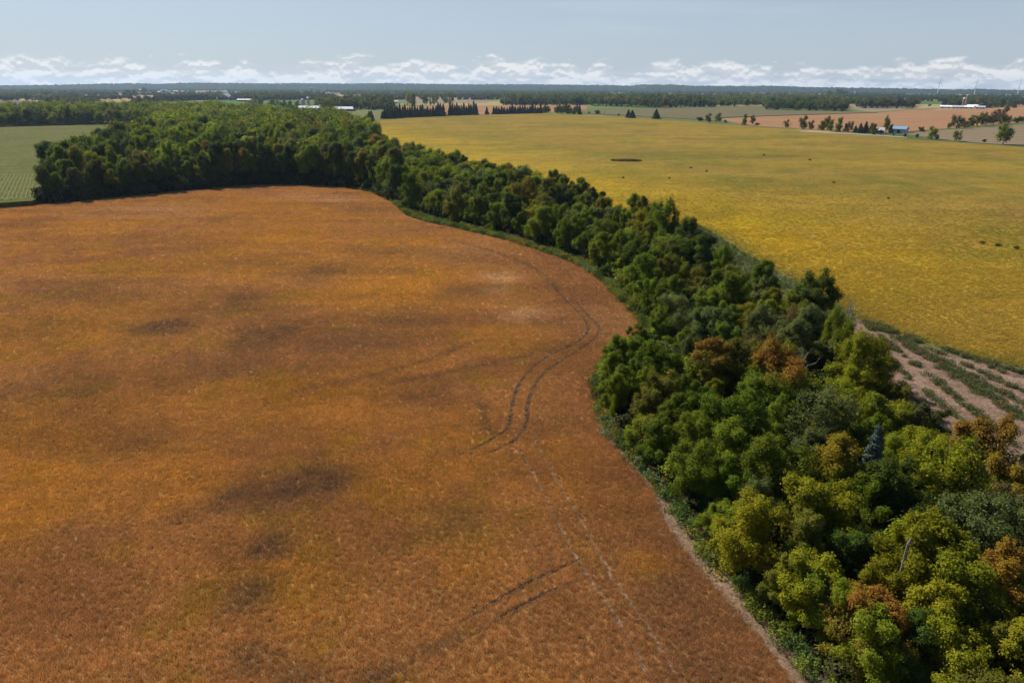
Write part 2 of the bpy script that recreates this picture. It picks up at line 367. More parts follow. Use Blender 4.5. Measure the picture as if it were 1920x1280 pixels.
YGREEN = px_blobs([(1330, 290, 60, .5, .8), (1230, 296, 50, .35, .7), (790, 252, 60, .4, .7), (1270, 475, 10, .8, .5), (1500, 290, 70, .3, .6), (1180, 318, 40, .3, .5), (1700, 330, 45, .3, .5), (1450, 335, 50, .3, .5), (1870, 415, 30, .3, .5), (1600, 560, 14, .4, .4)])
def yellow_tint(x, y):
    n = len(x); a = np.tile(np.array([0.40, 0.262, 0.058]), (n, 1)); green = np.array([0.21, 0.195, 0.045]); tan = np.array([0.39, 0.235, 0.085]); bright = np.array([0.62, 0.40, 0.022])
    e = dist_line(YE, x, y); eb = dist_line(GP(BELT_R[:12]), x, y); em = np.minimum(e, eb)
    s = fbm(x * 0.8, y, 45, 5); q = np.clip((s - 0.50) / 0.16, 0, 1)[:, None] * 0.55; a = a * (1 - q) + tan * q
    s = fbm(x + 900, y, 28, 5); q = np.clip((s - 0.50) / 0.14, 0, 1)[:, None] * 0.62; a = a * (1 - q) + green * q
    q = np.clip(blobs(YGREEN, x, y) * (0.4 + fbm(x, y, 8, 3)), 0, 1)[:, None] * 0.6; a = a * (1 - q) + green * q
    q = (np.exp(-(em / 75.0) ** 2) * np.clip(0.25 + 1.2 * fbm(x, y, 14, 3), 0, 1) * 0.85 * np.clip((y - 90) / 130, 0.15, 1))[:, None]; a = a * (1 - q) + bright * q
    q = (np.exp(-(em / 3.5) ** 2) * 0.75)[:, None]; a = a * (1 - q) + green * q
    return (1 + .55 * (fbm(x * .14 + 70 + y * .05, y * .8, 12, 4) - .5))[:, None] * np.array([.83, .85, .64]) * a * (0.80 + 0.40 * fbm(x, y, 1.6, 3))[:, None]

# ------------------------------------------------------------------ ground sheets
m, t, b, o = new_mat('open_country'); g = t.new('ShaderNodeNewGeometry'); P = g.outputs['Position']
vo = t.new('ShaderNodeTexVoronoi', distance='CHEBYCHEV'); vo.inputs['Scale'].default_value = 0.0026; mp = t.new('ShaderNodeMapping'); mp.inputs['Rotation'].default_value = (0, 0, 0.5); mp.inputs['Scale'].default_value = (0.7, 1.2, 1)
t.link(P, mp.inputs[0]); t.link(mp.outputs[0], vo.inputs['Vector'])
rp = t.new('ShaderNodeValToRGB'); rp.color_ramp.interpolation = 'CONSTANT'
for i, (p_, c_) in enumerate([(0, (.10, .12, .04)), (.2, (.28, .21, .10)), (.36, (.10, .15, .04)), (.5, (.30, .17, .10)), (.62, (.14, .14, .06)), (.75, (.07, .09, .035)), (.88, (.26, .22, .09))]):
    e = rp.color_ramp.elements[0] if i == 0 else (rp.color_ramp.elements[1] if i == 1 else rp.color_ramp.elements.new(p_))
    e.position = p_; e.color = (*c_, 1)
sc_ = t.new('ShaderNodeSeparateColor'); t.link(vo.outputs['Color'], sc_.inputs[0]); t.link(sc_.outputs[0], rp.inputs[0])
gn = t.noise(P, 0.05, 6, 0.7)
t.link(t.mix(1.0, rp.outputs[0], t.mix(gn, (.7, .7, .7), (1.3, 1.3, 1.3)), 'MULTIPLY'), b.inputs['Base Color']); b.inputs['Specular IOR Level'].default_value = 0.02; b.inputs['Roughness'].default_value = 1
gr = MB(); N = 64; RG = 15000
gr.add([(RG * math.cos(2 * math.pi * k / N), RG * math.sin(2 * math.pi * k / N), 0) for k in range(N)], [tuple(range(N))])
tag(link('ground', gr.mesh('ground', m)), 'patchwork of open farmland running to the horizon', kind='structure')

def tint_sheet(name, poly, z, fn, step, mat, label, ext=None):
    """gridded sheet clipped to the outline, with the crop's colour on its vertices"""
    import bmesh
    lo, hi = poly.min(0), poly.max(0)
    if ext is not None: lo = np.maximum(lo, ext[0]); hi = np.minimum(hi, ext[1])
    bm = bmesh.new(); vs = [bm.verts.new((p[0], p[1], z)) for p in poly]; bm.faces.new(vs)
    for ax in (0, 1):
        n = int((hi[ax] - lo[ax]) / step)
        for k in range(1, n):
            c = [0, 0, z]; c[ax] = lo[ax] + k * step; nn = [0, 0, 0]; nn[ax] = 1
            bmesh.ops.bisect_plane(bm, geom=bm.faces[:] + bm.edges[:] + bm.verts[:], plane_co=c, plane_no=nn)
    bmesh.ops.recalc_face_normals(bm, faces=bm.faces[:])
    if bm.faces[0].normal.z < 0: bmesh.ops.reverse_faces(bm, faces=bm.faces[:])
    me = bpy.data.meshes.new(name); bm.to_mesh(me); bm.free(); me.materials.append(mat)
    co = np.zeros(len(me.vertices) * 3, np.float32); me.vertices.foreach_get('co', co); co = co.reshape(-1, 3)
    c = np.ones((len(co), 4), np.float32); c[:, :3] = fn(co[:, 0].astype(float), co[:, 1].astype(float))
    a = me.attributes.new('tint', 'FLOAT_COLOR', 'POINT'); a.data.foreach_set('color', c.ravel())
    return tag(link(name, me), label, kind='structure')
def sheet_mat(name, shaded_soil, cover, s=1.3, bump=0.9, bd=0.35, k=1.0):
    """crop canopy: the sown colour darkened overall and in fine gaps, painting in the shade between plants"""
    m, t, b, o = new_mat(name); at = t.new('ShaderNodeAttribute', attribute_name='tint'); g = t.new('ShaderNodeNewGeometry'); P = g.outputs['Position']
    f = t.noise(P, s, 7, 0.8); f2 = t.noise(P, s * 5, 4, 0.7)
    col = t.mix(t.ramp(f, 0.36, 0.62), t.mix(cover, shaded_soil, at.outputs['Color']), at.outputs['Color'])  # gap tone is soil plus painted shade between the plants
    col = t.mix(1.0, col, t.mix(f2, (.65 * k, .65 * k, .65 * k), (1.3 * k, 1.3 * k, 1.3 * k)), 'MULTIPLY')
    f3 = t.noise(P, .42, 3, .7); f4 = t.noise(P, .11, 4, .65)
    col = t.mix(1.0, col, t.mix(t.ramp(f3, .3, .7), (.80, .82, .84), (1.17, 1.16, 1.12)), 'MULTIPLY'); col = t.mix(1.0, col, t.mix(t.ramp(f4, .3, .7), (.84, .88, .9), (1.14, 1.1, 1.05)), 'MULTIPLY')
    bp = t.new('ShaderNodeBump'); bp.inputs['Strength'].default_value = bump; bp.inputs['Distance'].default_value = bd
    t.link(f, bp.inputs['Height']); t.link(bp.outputs[0], b.inputs['Normal']); t.link(col, b.inputs['Base Color'])
    b.inputs['Roughness'].default_value = 1; b.inputs['Specular IOR Level'].default_value = 0.02
    return m
tint_sheet('brown_bean_field', BROWN, 0.10, brown_tint, 3.0, sheet_mat('ripe_bean_stand', (0.10, 0.055, 0.03), 0.45, k=.85), 'large ripe brown bean field filling the left foreground', ext=((-260, 20), (60, 360)))
tint_sheet('yellow_bean_field', YELLOW, 0.06, yellow_tint, 8.0, sheet_mat('yellowing_bean_stand', (0.10, 0.085, 0.02), 0.4, k=.80), 'broad yellowing bean field on the right behind the tree belt', ext=((-260, 80), (560, 1340)))
M_TRKD = field_mat('pressed_dark_soil', (0.055, 0.034, 0.021), (0.085, 0.052, 0.032), None, .5, 4, .7); M_TRKP = field_mat('pressed_pale_soil', (0.18, 0.115, 0.07), (0.22, 0.145, 0.09), (0.11, 0.065, 0.04), .5, 3, .8)
def ribbon(name, line, wd, z, mat, label):
    V = []; n = len(line)
    for i in range(n):
        t_ = line[min(i + 1, n - 1)] - line[max(i - 1, 0)]; t_ = t_ / np.linalg.norm(t_); nn = np.array([-t_[1], t_[0]]) * wd * min(1.0, .15 + min(np.linalg.norm(line[i] - line[0]), np.linalg.norm(line[i] - line[-1])) / 6.0); V += [(*(line[i] - nn), z), (*(line[i] + nn), z)]
    return tag(link(name, mesh_py(name, V, [(2 * i, 2 * i + 1, 2 * i + 3, 2 * i + 2)[::-1] for i in range(n - 1)], mat)), label, kind='structure')
for k, lb in enumerate(['inner dark wheel track of the winding pair', 'outer dark wheel track of the winding pair', 'left pale wheel track running to the bottom edge', 'right pale wheel track running to the bottom edge', 'upper dark wheel track branching left', 'lower dark wheel track branching left']):
    ribbon('wheel_track', TRK[k], TRKW[k] + .12, 0.112 + .004 * k, M_TRKP if k in (2, 3) else M_TRKD, lb)
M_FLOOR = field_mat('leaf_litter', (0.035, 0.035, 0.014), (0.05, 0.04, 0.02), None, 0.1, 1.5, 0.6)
M_STRAW = field_mat('straw_litter', (0.19, 0.130, 0.092), (0.24, 0.165, 0.12), (0.12, 0.085, 0.06), 0.12, 3.0, 0.75, bump=0.8, bdist=0.15)
M_GRASS = field_mat('rough_grass', (0.075, 0.09, 0.034), (0.10, 0.105, 0.045), None, 0.08, 1.5, 0.7)
M_DIRT = field_mat('field_edge_dirt', (0.23, 0.16, 0.105), (0.17, 0.115, 0.075), (0.28, 0.195, 0.13), 0.25, 3.5, 0.8, bump=0.8, bdist=0.12)
def sheet(name, poly, z0, z1, mat, label):
    return tag(link(name, MB().prism(poly, z0, z1).mesh(name, mat)), label, kind='structure')
sheet('belt_margin', np.vstack([GP(BROWN_EDGE[2:30]), GP(BELT_R[2:10]), YE[::-1][:-4]]), 0.0, 0.014, M_GRASS, 'rough grass margin round the foot of the tree belt')
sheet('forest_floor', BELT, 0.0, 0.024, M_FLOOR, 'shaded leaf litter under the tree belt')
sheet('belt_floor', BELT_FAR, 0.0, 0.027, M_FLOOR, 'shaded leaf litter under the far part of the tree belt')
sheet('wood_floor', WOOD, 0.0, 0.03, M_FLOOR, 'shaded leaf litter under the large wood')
sheet('straw_strip', STRAW, 0.0, 0.034, M_STRAW, 'strip of straw stubble between the tree belt and the yellow field')
sheet('grass_strip', GRASS, 0.0, 0.044, M_GRASS, 'grey-green grass strip between the tree belt and the yellow field')
DIRT = np.vstack([GP([(1780, 1620), (1635, 1440), (1500, 1290)]), GP(BROWN_EDGE[3:13])[:, :] + np.array([-0.4, 0.0]), GP([(1136, 790), (1184, 848), (1220, 888), (1258, 925), (1292, 968), (1337, 1033), (1392, 1093), (1442, 1153), (1502, 1218), (1550, 1283), (1655, 1425), (1800, 1600)])])
sheet('dirt_margin', DIRT, 0.0, 0.125, M_DIRT, 'tan dirt and straw margin between brown field and tree belt')

# ------------------------------------------------------------------ plant meshes
def rnd_unit(rs, n):
    v = rs.normal(size=(n, 3)); return v / np.linalg.norm(v, axis=1)[:, None]
def leaf_quads(pos, nrm, L, Wd, rs):
    n = len(pos); nrm = nrm / np.linalg.norm(nrm, axis=1)[:, None]; a = np.cross(nrm, rnd_unit(rs, n)); a /= np.linalg.norm(a, axis=1)[:, None] + 1e-9; b = np.cross(nrm, a)
    L = L[:, None]; Wd = Wd[:, None]; fold = nrm * L * 0.12
    return np.stack([pos - a * L * .5, pos + b * Wd * .5 + fold, pos + a * L * .5, pos - b * Wd * .5 + fold], 1)
def crown(name, seed, n_leaf, leaf, c=(0, 0, 5.9), r=(3.7, 3.7, 3.9), lobes=26, lr_=(1.0, 1.75), zmin=1.3, feather=0.0, sprig=9, inner=0.12, mat=M_LEAF, taper=0.0, long_=0.35, flip=-0.55):
    rs = R_(seed); c = np.array(c); r = np.array(r)
    d = rnd_unit(rs, lobes); d[:, 2] = np.where(d[:, 2] < flip, -d[:, 2], d[:, 2]); u = rs.uniform(0.45, 1.06, lobes) ** 0.8; r = r * np.array([rs.uniform(.8, 1.15), rs.uniform(.8, 1.15), 1])
    lc = c + d * r * u[:, None]
    if taper: lc[:, :2] = c[:2] + (lc[:, :2] - c[:2]) * np.clip(1.15 - taper * np.clip((lc[:, 2] - c[2]) / r[2], 0, 1), 0.2, 1)[:, None]
    rad = rs.uniform(*lr_, lobes) * (r.min() / 3.7); lc[:, 2] = np.maximum(lc[:, 2], zmin + rad * 0.6)
    lc = np.vstack([lc, c]); rad = np.append(rad, r.min() * 0.6)
    ns = max(1, n_leaf // sprig); w_ = rad ** 2 / (rad ** 2).sum(); k = rs.choice(len(rad), ns, p=w_)
    dd = rnd_unit(rs, ns); oc = lc[k] - c; oc = oc / (np.linalg.norm(oc, axis=1)[:, None] + 1e-6)
    dd = dd + oc * 0.55 + np.array([0, 0, 0.25]); dd /= np.linalg.norm(dd, axis=1)[:, None]
    ax = oc + np.array([0, 0, .55]); ax = ax / (np.linalg.norm(ax, axis=1)[:, None] + 1e-6)                # each lobe stretched along its limb
    st_ = dd + ax * ((dd * ax).sum(1) * long_)[:, None] - (dd - ax * (dd * ax).sum(1)[:, None]) * .14
    jag = 1 + .22 * np.sin(dd[:, 0] * 7 + k * 1.7) * np.sin(dd[:, 1] * 6 + k) * np.sin(dd[:, 2] * 8 + k * .6)
    pos = lc[k] + st_ * (rad[k] * jag * rs.uniform(0.70, 1.10 + feather, ns))[:, None]
    keep = np.ones(ns, bool)                                                       # drop sprigs buried deep in a neighbouring lobe
    for q in range(len(rad)): keep &= ~((np.linalg.norm(pos - lc[q], axis=1) < rad[q] * 0.74) & (k != q))
    pos, dd = pos[keep], dd[keep]; ns = len(pos)
    P_ = np.repeat(pos, sprig, 0) + rs.normal(size=(ns * sprig, 3)) * leaf * np.array([0.95, 0.95, 0.7]); D_ = np.repeat(dd, sprig, 0)
    nr = D_ * 0.95 + np.array([0, 0, 0.40]) + rs.normal(size=P_.shape) * 0.42
    L = leaf * rs.uniform(0.55, 1.5, len(P_)); q1 = leaf_quads(P_, nr, L, L * rs.uniform(0.5, 0.8, len(P_)), rs)
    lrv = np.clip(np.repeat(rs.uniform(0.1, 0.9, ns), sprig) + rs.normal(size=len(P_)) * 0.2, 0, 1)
    ni = int(len(P_) * inner * 0.35) + 30; ki = rs.choice(len(rad), ni, p=w_)  # coarse inner leaves added to block light in the crown, tinted darker
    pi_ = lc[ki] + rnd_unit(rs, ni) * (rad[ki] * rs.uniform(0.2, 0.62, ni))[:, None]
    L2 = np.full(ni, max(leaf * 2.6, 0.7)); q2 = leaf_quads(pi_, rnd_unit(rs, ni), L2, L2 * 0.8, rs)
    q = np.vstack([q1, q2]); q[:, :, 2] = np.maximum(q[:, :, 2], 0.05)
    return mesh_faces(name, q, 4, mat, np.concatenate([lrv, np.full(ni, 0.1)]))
def trunk(name, seed, h=10.0, rad=0.2, limbs=7, spread=2.6, mat=M_BARK, z0=0.28, lean=0.4, up_=1.0):
    rs = R_(seed); b = MB(); bend = rs.normal(size=2) * lean * 0.5
    P_ = [(bend[0] * (k / 5) ** 2, bend[1] * (k / 5) ** 2, h * 0.86 * k / 5 - (0.06 if k == 0 else 0)) for k in range(6)]
    b.tube(P_, [rad * (1.3 if k == 0 else 1 - k * 0.17) for k in range(6)], 7)
    for i in range(limbs):
        f = z0 + (0.78 - z0) * (i + rs.rand()) / limbs; z = h * 0.86 * f; kk = f * 5; x0 = bend * f * f
        a = rs.rand() * 6.28 + i * 2.4; L = spread * rs.uniform(0.65, 1.1) * (1.15 - 0.5 * f); rr = rad * (1 - 0.8 * f) * 0.55 + 0.02
        p0 = np.array([x0[0], x0[1], z]); dr = np.array([math.cos(a), math.sin(a), 0])
        p1 = p0 + dr * L * 0.5 + np.array([0, 0, L * 0.35 * up_]); p2 = p0 + dr * L * 0.95 + np.array([0, 0, L * 0.85 * up_])
        b.tube([p0, p1, p2], [rr, rr * 0.65, rr * 0.2], 5)
    return b.mesh(name, mat)
def spruce(name, seed, h=12.0, r=2.6, tiers=20, per=11, q=6, mat=M_NEEDLE, lw=0.42):
    rs = R_(seed); Q = []; lv = []
    for i in range(tiers):
        f = i / (tiers - 1); z = 0.5 + (h - 0.7) * f ** 0.95; L = r * (1 - f) ** 0.8 * rs.uniform(0.85, 1.1) + 0.15; n = max(4, int(per * (1 - 0.55 * f)))
        for k in range(n):
            a = 2 * math.pi * (k + rs.rand()) / n; l_ = L * rs.uniform(0.75, 1.1); dr = np.array([math.cos(a), math.sin(a), 0]); sd_ = np.array([-dr[1], dr[0], 0])
            for s in range(q):
                t = (s + 0.6) / q; p = dr * l_ * t + np.array([0, 0, z - 0.32 * l_ * t + 0.12 * l_ * t * t]); wd = lw * (0.55 + 0.8 * (1 - abs(t - 0.5))) * (0.5 + 0.5 * L / r)
                nr = np.array([[0, 0, 1.0]]) + rs.normal(size=(1, 3)) * 0.35
                p = p + rs.normal(size=3) * 0.08
                e = dr * l_ / q * 0.95; dz = np.array([0, 0, -0.30 * wd])
                Q.append([p - e * 0.6, p + sd_ * wd + dz, p + e, p - sd_ * wd + dz]); lv.append(rs.rand() * 0.5 + 0.5 * t)
                hz_ = np.array([0, 0, wd * rs.uniform(.5, 1.0)]); sk = sd_ * wd * rs.uniform(.6, 1.0) + dr * rs.normal() * wd * .4   # hanging twigs
                Q.append([p - sk - hz_ * .4, p + hz_ * .7, p + sk - hz_ * .4, p - hz_ * 1.3]); lv.append(rs.rand() * 0.5 + 0.5 * t)
    return mesh_faces(name, np.array(Q), 4, mat, lv)
def bare_tree(name, seed, h=9.0, rad=0.16, mat=M_DEAD, depth=3, spread=0.6):
    rs = R_(seed); b = MB()
    def br(p, d, L, r, lev):
        p1 = p + d * L * 0.5 + rs.normal(size=3) * L * 0.04; p2 = p + d * L + rs.normal(size=3) * L * 0.07
        b.tube([p, p1, p2], [r, r * 0.8, r * 0.5], 6 if lev == 0 else 4)
        if lev >= depth: return
        for k in range(5 if lev == 0 else 4):
            t = rs.uniform(0.4, 1.0); q = p + (p2 - p) * t; nd = d + rnd_unit(rs, 1)[0] * (0.9 if lev == 0 else spread + 0.3) + np.array([0, 0, 0.1]); nd /= np.linalg.norm(nd)
            br(q, nd, L * rs.uniform(0.3, 0.55), r * 0.42, lev + 1)
    br(np.array([0, 0, -0.1]), np.array([0.04, 0.02, 1.0]), h * 0.75, rad, 0)
    return b.mesh(name, mat)
def tuft(name, seed, n, hmin, hmax, rad, wd, mat, lean=0.35, leaves=0, lsize=0.12):
    """upright stalks plus small leaves in a patch one metre across"""
    rs = R_(seed); a = rs.rand(n) * 6.28; rr = rad * np.sqrt(rs.rand(n)); x, y = rr * np.cos(a), rr * np.sin(a); h = rs.uniform(hmin, hmax, n)
    dx = rs.normal(size=(n, 3)) * lean; dx[:, 2] = 1; dx *= h[:, None]; th = rs.rand(n) * 6.28; s = np.stack([np.cos(th), np.sin(th), np.zeros(n)], 1) * (wd * rs.uniform(0.6, 1.3, n))[:, None]
    p = np.stack([x, y, np.zeros(n)], 1); Q = np.stack([p - s * 0.5, p + s * 0.5, p + dx + s * 0.25, p + dx - s * 0.25], 1); lv = rs.rand(n)
    if leaves:
        k = rs.randint(0, n, leaves); f = rs.uniform(0.45, 1.0, leaves)[:, None]; pp = p[k] + dx[k] * f + rs.normal(size=(leaves, 3)) * 0.05
        nr = rs.normal(size=(leaves, 3)) * 0.5 + np.array([0, 0, 0.8]); L = lsize * rs.uniform(0.6, 1.4, leaves)
        Q = np.vstack([Q, leaf_quads(pp, nr, L, L * 0.7, rs)]); lv = np.concatenate([lv, rs.rand(leaves)])
    return mesh_faces(name, Q, 4, mat, lv)

# ------------------------------------------------------------------ masses that nobody could count: geometry-node scatter
SRC = {}
def source(me):
    if me.name not in SRC: SRC[me.name] = bpy.data.objects.new(me.name, me)
    return SRC[me.name]
def scatter(name, pts, rot, scl, var, tint, meshes, label, cat, z=0.0):
    n = len(pts); me = bpy.data.meshes.new(name); me.vertices.add(n)
    co = np.zeros((n, 3), np.float32); co[:, :2] = pts; co[:, 2] = z; me.vertices.foreach_set('co', co.ravel())
    scl = np.asarray(scl, np.float32); scl = np.repeat(scl[:, None], 3, 1) if scl.ndim == 1 else scl
    me.attributes.new('rot', 'FLOAT_VECTOR', 'POINT').data.foreach_set('vector', np.stack([np.zeros(n), np.zeros(n), rot], 1).astype(np.float32).ravel())
    me.attributes.new('scl', 'FLOAT_VECTOR', 'POINT').data.foreach_set('vector', scl.ravel())
    me.attributes.new('vi', 'INT', 'POINT').data.foreach_set('value', np.asarray(var, np.int32))
    c = np.ones((n, 4), np.float32); c[:, :tint.shape[1]] = tint
    me.attributes.new('tint', 'FLOAT_COLOR', 'POINT').data.foreach_set('color', c.ravel())
    ng = bpy.data.node_groups.new(name, 'GeometryNodeTree'); ng.interface.new_socket('Geometry', in_out='INPUT', socket_type='NodeSocketGeometry'); ng.interface.new_socket('Geometry', in_out='OUTPUT', socket_type='NodeSocketGeometry')
    N_ = ng.nodes; gi = N_.new('NodeGroupInput'); go = N_.new('NodeGroupOutput'); jn = N_.new('GeometryNodeJoinGeometry')
    def attr(nm, dt):
        q = N_.new('GeometryNodeInputNamedAttribute'); q.data_type = dt; q.inputs['Name'].default_value = nm; return q.outputs[0]
    ar, as_, av = attr('rot', 'FLOAT_VECTOR'), attr('scl', 'FLOAT_VECTOR'), attr('vi', 'INT')
    for k, ms in enumerate(meshes):
        oi = N_.new('GeometryNodeObjectInfo'); oi.inputs[0].default_value = source(ms)
        ip = N_.new('GeometryNodeInstanceOnPoints'); cm = N_.new('FunctionNodeCompare'); cm.data_type = 'INT'; cm.operation = 'EQUAL'
        ii = [s for s in cm.inputs if s.type == 'INT']; ng.links.new(av, ii[0]); ii[1].default_value = k
        ng.links.new(gi.outputs[0], ip.inputs['Points']); ng.links.new(cm.outputs[0], ip.inputs['Selection']); ng.links.new(oi.outputs['Geometry'], ip.inputs['Instance'])
        ng.links.new(ar, ip.inputs['Rotation']); ng.links.new(as_, ip.inputs['Scale']); ng.links.new(ip.outputs[0], jn.inputs[0])
    ng.links.new(jn.outputs[0], go.inputs[0])
    ob = link(name, me); mo = ob.modifiers.new('scatter', 'NODES'); mo.node_group = ng
    return tag(ob, label, cat, kind='stuff')
def ring_points(d0, d1, a0, a1, k, smin, smax, seed, fac=1.0):
    """points spaced in proportion to their distance from the viewer, so that far plants stand for several near ones"""
    rs = R_(seed); o = []; d = d0
    while d < d1:
        s = min(max(d * k, smin), smax); n = int((a1 - a0) * d / s); a = a0 + (np.arange(n) + rs.rand(n)) * (a1 - a0) / max(n, 1); dd = d + rs.uniform(-.5, .5, n) * s
        o.append(np.stack([dd * np.sin(a), dd * np.cos(a), np.full(n, s)], 1)); d += s * fac
    return np.vstack(o)

# ---- ripe brown beans
rs = R_(11)
q = ring_points(30, 352, -0.86, 0.62, 1 / 250., 0.35, 1.05, 1)
q = q[inside(BROWN, q[:, 0], q[:, 1])]; dt = np.full(len(q), 9.0)
near_t = q[:, 1] < 200
for tr, wd in zip(TRK, TRKW):
    en = np.minimum(np.hypot(q[:, 0] - tr[0][0], q[:, 1] - tr[0][1]), np.hypot(q[:, 0] - tr[-1][0], q[:, 1] - tr[-1][1]))
    dt = np.minimum(dt, dist_line(tr, q[:, 0], q[:, 1]) - wd + np.where(rs.rand(len(q)) > en / 6.0, 9, 0))
e = dist_line(BE, q[:, 0], q[:, 1]); d0_ = dist_line(TRK[0], q[:, 0], q[:, 1]); ROWP = GP([(860, 860), (880, 800), (900, 730), (960, 690), (1040, 690), (1115, 700), (1110, 790), (1080, 830), (1000, 850)])
# gaps between drills
gap = ((d0_ % 0.84) < 0.25) & inside(ROWP, q[:, 0], q[:, 1]) & (rs.rand(len(q)) < .35)
q = q[(dt > 0) & (e > 0.25) & ~gap]
tb = [tuft('dry_bean_tuft', 20 + k, 46, 0.22, 0.52, 0.66, 0.045, M_DRY, 0.40, 40, 0.10) for k in range(4)]
scatter('ripe_bean_plants', q[:, :2], rs.rand(len(q)) * 6.28, np.stack([q[:, 2] / 0.95] * 2 + [np.clip(q[:, 2], 0.75, 0.95)], 1) * rs.uniform(0.85, 1.2, (len(q), 1)), rs.randint(0, 4, len(q)), brown_tint(q[:, 0], q[:, 1]) * rs.uniform(0.88, 1.16, (len(q), 1)), tb,
        'dry brown bean plants covering the left field', 'bean plants', 0.09)
# ---- yellowing beans
q = ring_points(85, 460, -0.2, 0.80, 1 / 260., 0.5, 0.95, 2); q = q[rs.rand(len(q)) > np.clip((np.hypot(q[:, 0], q[:, 1]) - 140) / 320, 0, 1) ** .6]
q = q[inside(YELLOW, q[:, 0], q[:, 1])]
PIT = G(1174, 302); pd = np.hypot((q[:, 0] - PIT[0]), (q[:, 1] - PIT[1])); q = q[pd > 9]
ty = [tuft('yellow_bean_tuft', 40 + k, 14, 0.3, 0.6, 0.6, 0.03, M_CROP, 0.3, 52, 0.2) for k in range(3)]
scatter('yellowing_bean_plants', q[:, :2], rs.rand(len(q)) * 6.28, np.stack([q[:, 2] / 0.95] * 2 + [np.minimum(q[:, 2], 1.1) / 0.95 * np.clip(1.15 - np.hypot(q[:, 0], q[:, 1]) / 400, .05, .85)], 1) * rs.uniform(0.85, 1.15, (len(q), 1)), rs.randint(0, 3, len(q)), yellow_tint(q[:, 0], q[:, 1]) * rs.uniform(0.88, 1.22, (len(q), 1)), ty,
        'yellow and green bean plants covering the right field', 'bean plants', 0.05)

# ------------------------------------------------------------------ margins: straw, weed rows, grass, edge weeds, undergrowth
def along(line, step, seed, off=0.0):
    rs = R_(seed); o = []
    for i in range(len(line) - 1):
        a, b = np.array(line[i]), np.array(line[i + 1]); L = np.linalg.norm(b - a); n = max(1, int(L / step)); tt = (np.arange(n) + rs.rand(n)) / n
        nr = np.array([-(b - a)[1], (b - a)[0]]) / (L + 1e-9); o.append(a + (b - a) * tt[:, None] + nr * off)
    return np.vstack(o)
tw = [tuft('weed_tuft', 60 + k, 22, 0.25, 0.75, 0.5, 0.03, M_CROP, 0.4, 130, 0.13) for k in range(3)]
ts = [tuft('straw_tuft', 70 + k, 30, 0.05, 0.5, 0.6, 0.035, M_DRY, 2.2) for k in range(3)]
rs = R_(13)
sq = poisson(STRAW[:], 0.95, 5, maxn=9000); sq = sq[np.hypot(sq[:, 0], sq[:, 1]) < 230]
row0 = GP([(1612, 604), (1700, 690), (1800, 770), (1860, 820)]); d_ = row0[-1] - row0[0]; d_ /= np.linalg.norm(d_); nrm_ = np.array([d_[1], -d_[0]])
if nrm_[0] < 0: nrm_ = -nrm_
acr = (sq - G(1650, 640)) @ nrm_; alo = (sq - G(1650, 640)) @ d_                       # metres across / along the swaths
A0 = G(1650, 640)
c = np.array([0.33, 0.23, 0.16]) * rs.uniform(0.45, 1.3, (len(sq), 1))
scatter('straw_litter_tufts', sq, math.atan2(d_[1], d_[0]) + rs.normal(size=len(sq)) * 0.5, rs.uniform(0.7, 1.2, len(sq)) * [1] , rs.randint(0, 3, len(sq)), c, ts, 'broken straw lying on the stubble strip', 'straw', 0.03)
WR = []
for px0, px1, wd, dn in [((1625, 612), (1905, 838), .75, 1.0), ((1648, 612), (2000, 838), 1.5, 1.7), ((1690, 640), (2000, 800), .8, 1.0), ((1740, 655), (2000, 772), .8, .8), ((1800, 668), (2000, 742), .6, .5), ((1640, 655), (1880, 860), .6, .7), ((1606, 600), (1720, 640), 1.2, 1.6), ((1640, 616), (2000, 726), .6, 1.5)]:
    a, b = G(*px0), G(*px1); L = np.linalg.norm(b - a); n = int(L * 5.0 * dn); tt = rs.rand(n); p = a + (b - a) * tt[:, None] + rs.normal(size=(n, 2)) * wd * 0.5
    p = p[fbm(p[:, 0], p[:, 1], 2.5, 3) > 0.42]; WR.append(p)
WR = np.vstack(WR)
cw = np.array([[0.10, 0.13, 0.042], [0.13, 0.135, 0.06], [0.18, 0.13, 0.07]])[rs.choice(3, len(WR), p=[.55, .3, .15])] * rs.uniform(0.7, 1.2, (len(WR), 1))
scatter('weed_rows', WR, rs.rand(len(WR)) * 6.28, rs.uniform(0.6, 1.25, len(WR)), rs.randint(0, 3, len(WR)), cw, tw, 'green weeds growing in rows on the stubble strip', 'weeds', 0.03)
gq = poisson(GRASS, 1.0, 6, maxn=4000)
cg = np.array([0.085, 0.108, 0.034]) * rs.uniform(0.7, 1.25, (len(gq), 1))
scatter('grass_tufts', gq, rs.rand(len(gq)) * 6.28, rs.uniform(0.8, 1.5, len(gq)), rs.randint(0, 3, len(gq)), cg, tw, 'rough grass on the strip beside the yellow field', 'grass', 0.04)
# dark bare pit and loose weeds standing in the yellow beans
pq = PIT + rs.normal(size=(260, 2)) * np.array([6.0, 2.6]); pq = pq[(((pq - PIT) / np.array([10.5, 4.6])) ** 2).sum(1) < 1]
an = np.linspace(0, 6.283, 29)[:-1]; PITP = PIT + np.stack([np.cos(an) * 9.5, np.sin(an) * 3.6], 1) * (1 + 0.14 * np.sin(an * 3 + 1) + 0.08 * np.sin(an * 7))[:, None]
sheet('bare_patch', PITP, 0.0, 0.14, field_mat('dark_soil', (0.11, 0.08, 0.04), (0.15, 0.11, 0.05), (0.07, 0.05, 0.03), 0.3, 2.0), 'dark bare oval patch in the middle of the yellow field')
scatter('dead_weeds', pq, rs.rand(len(pq)) * 6.28, rs.uniform(1.0, 1.9, len(pq)), rs.randint(0, 3, len(pq)), np.array([0.15, 0.11, 0.055]) * rs.uniform(.5, 1.3, (len(pq), 1)), tw, 'dark withered weeds on the bare patch in the yellow field', 'weeds', 0.1)
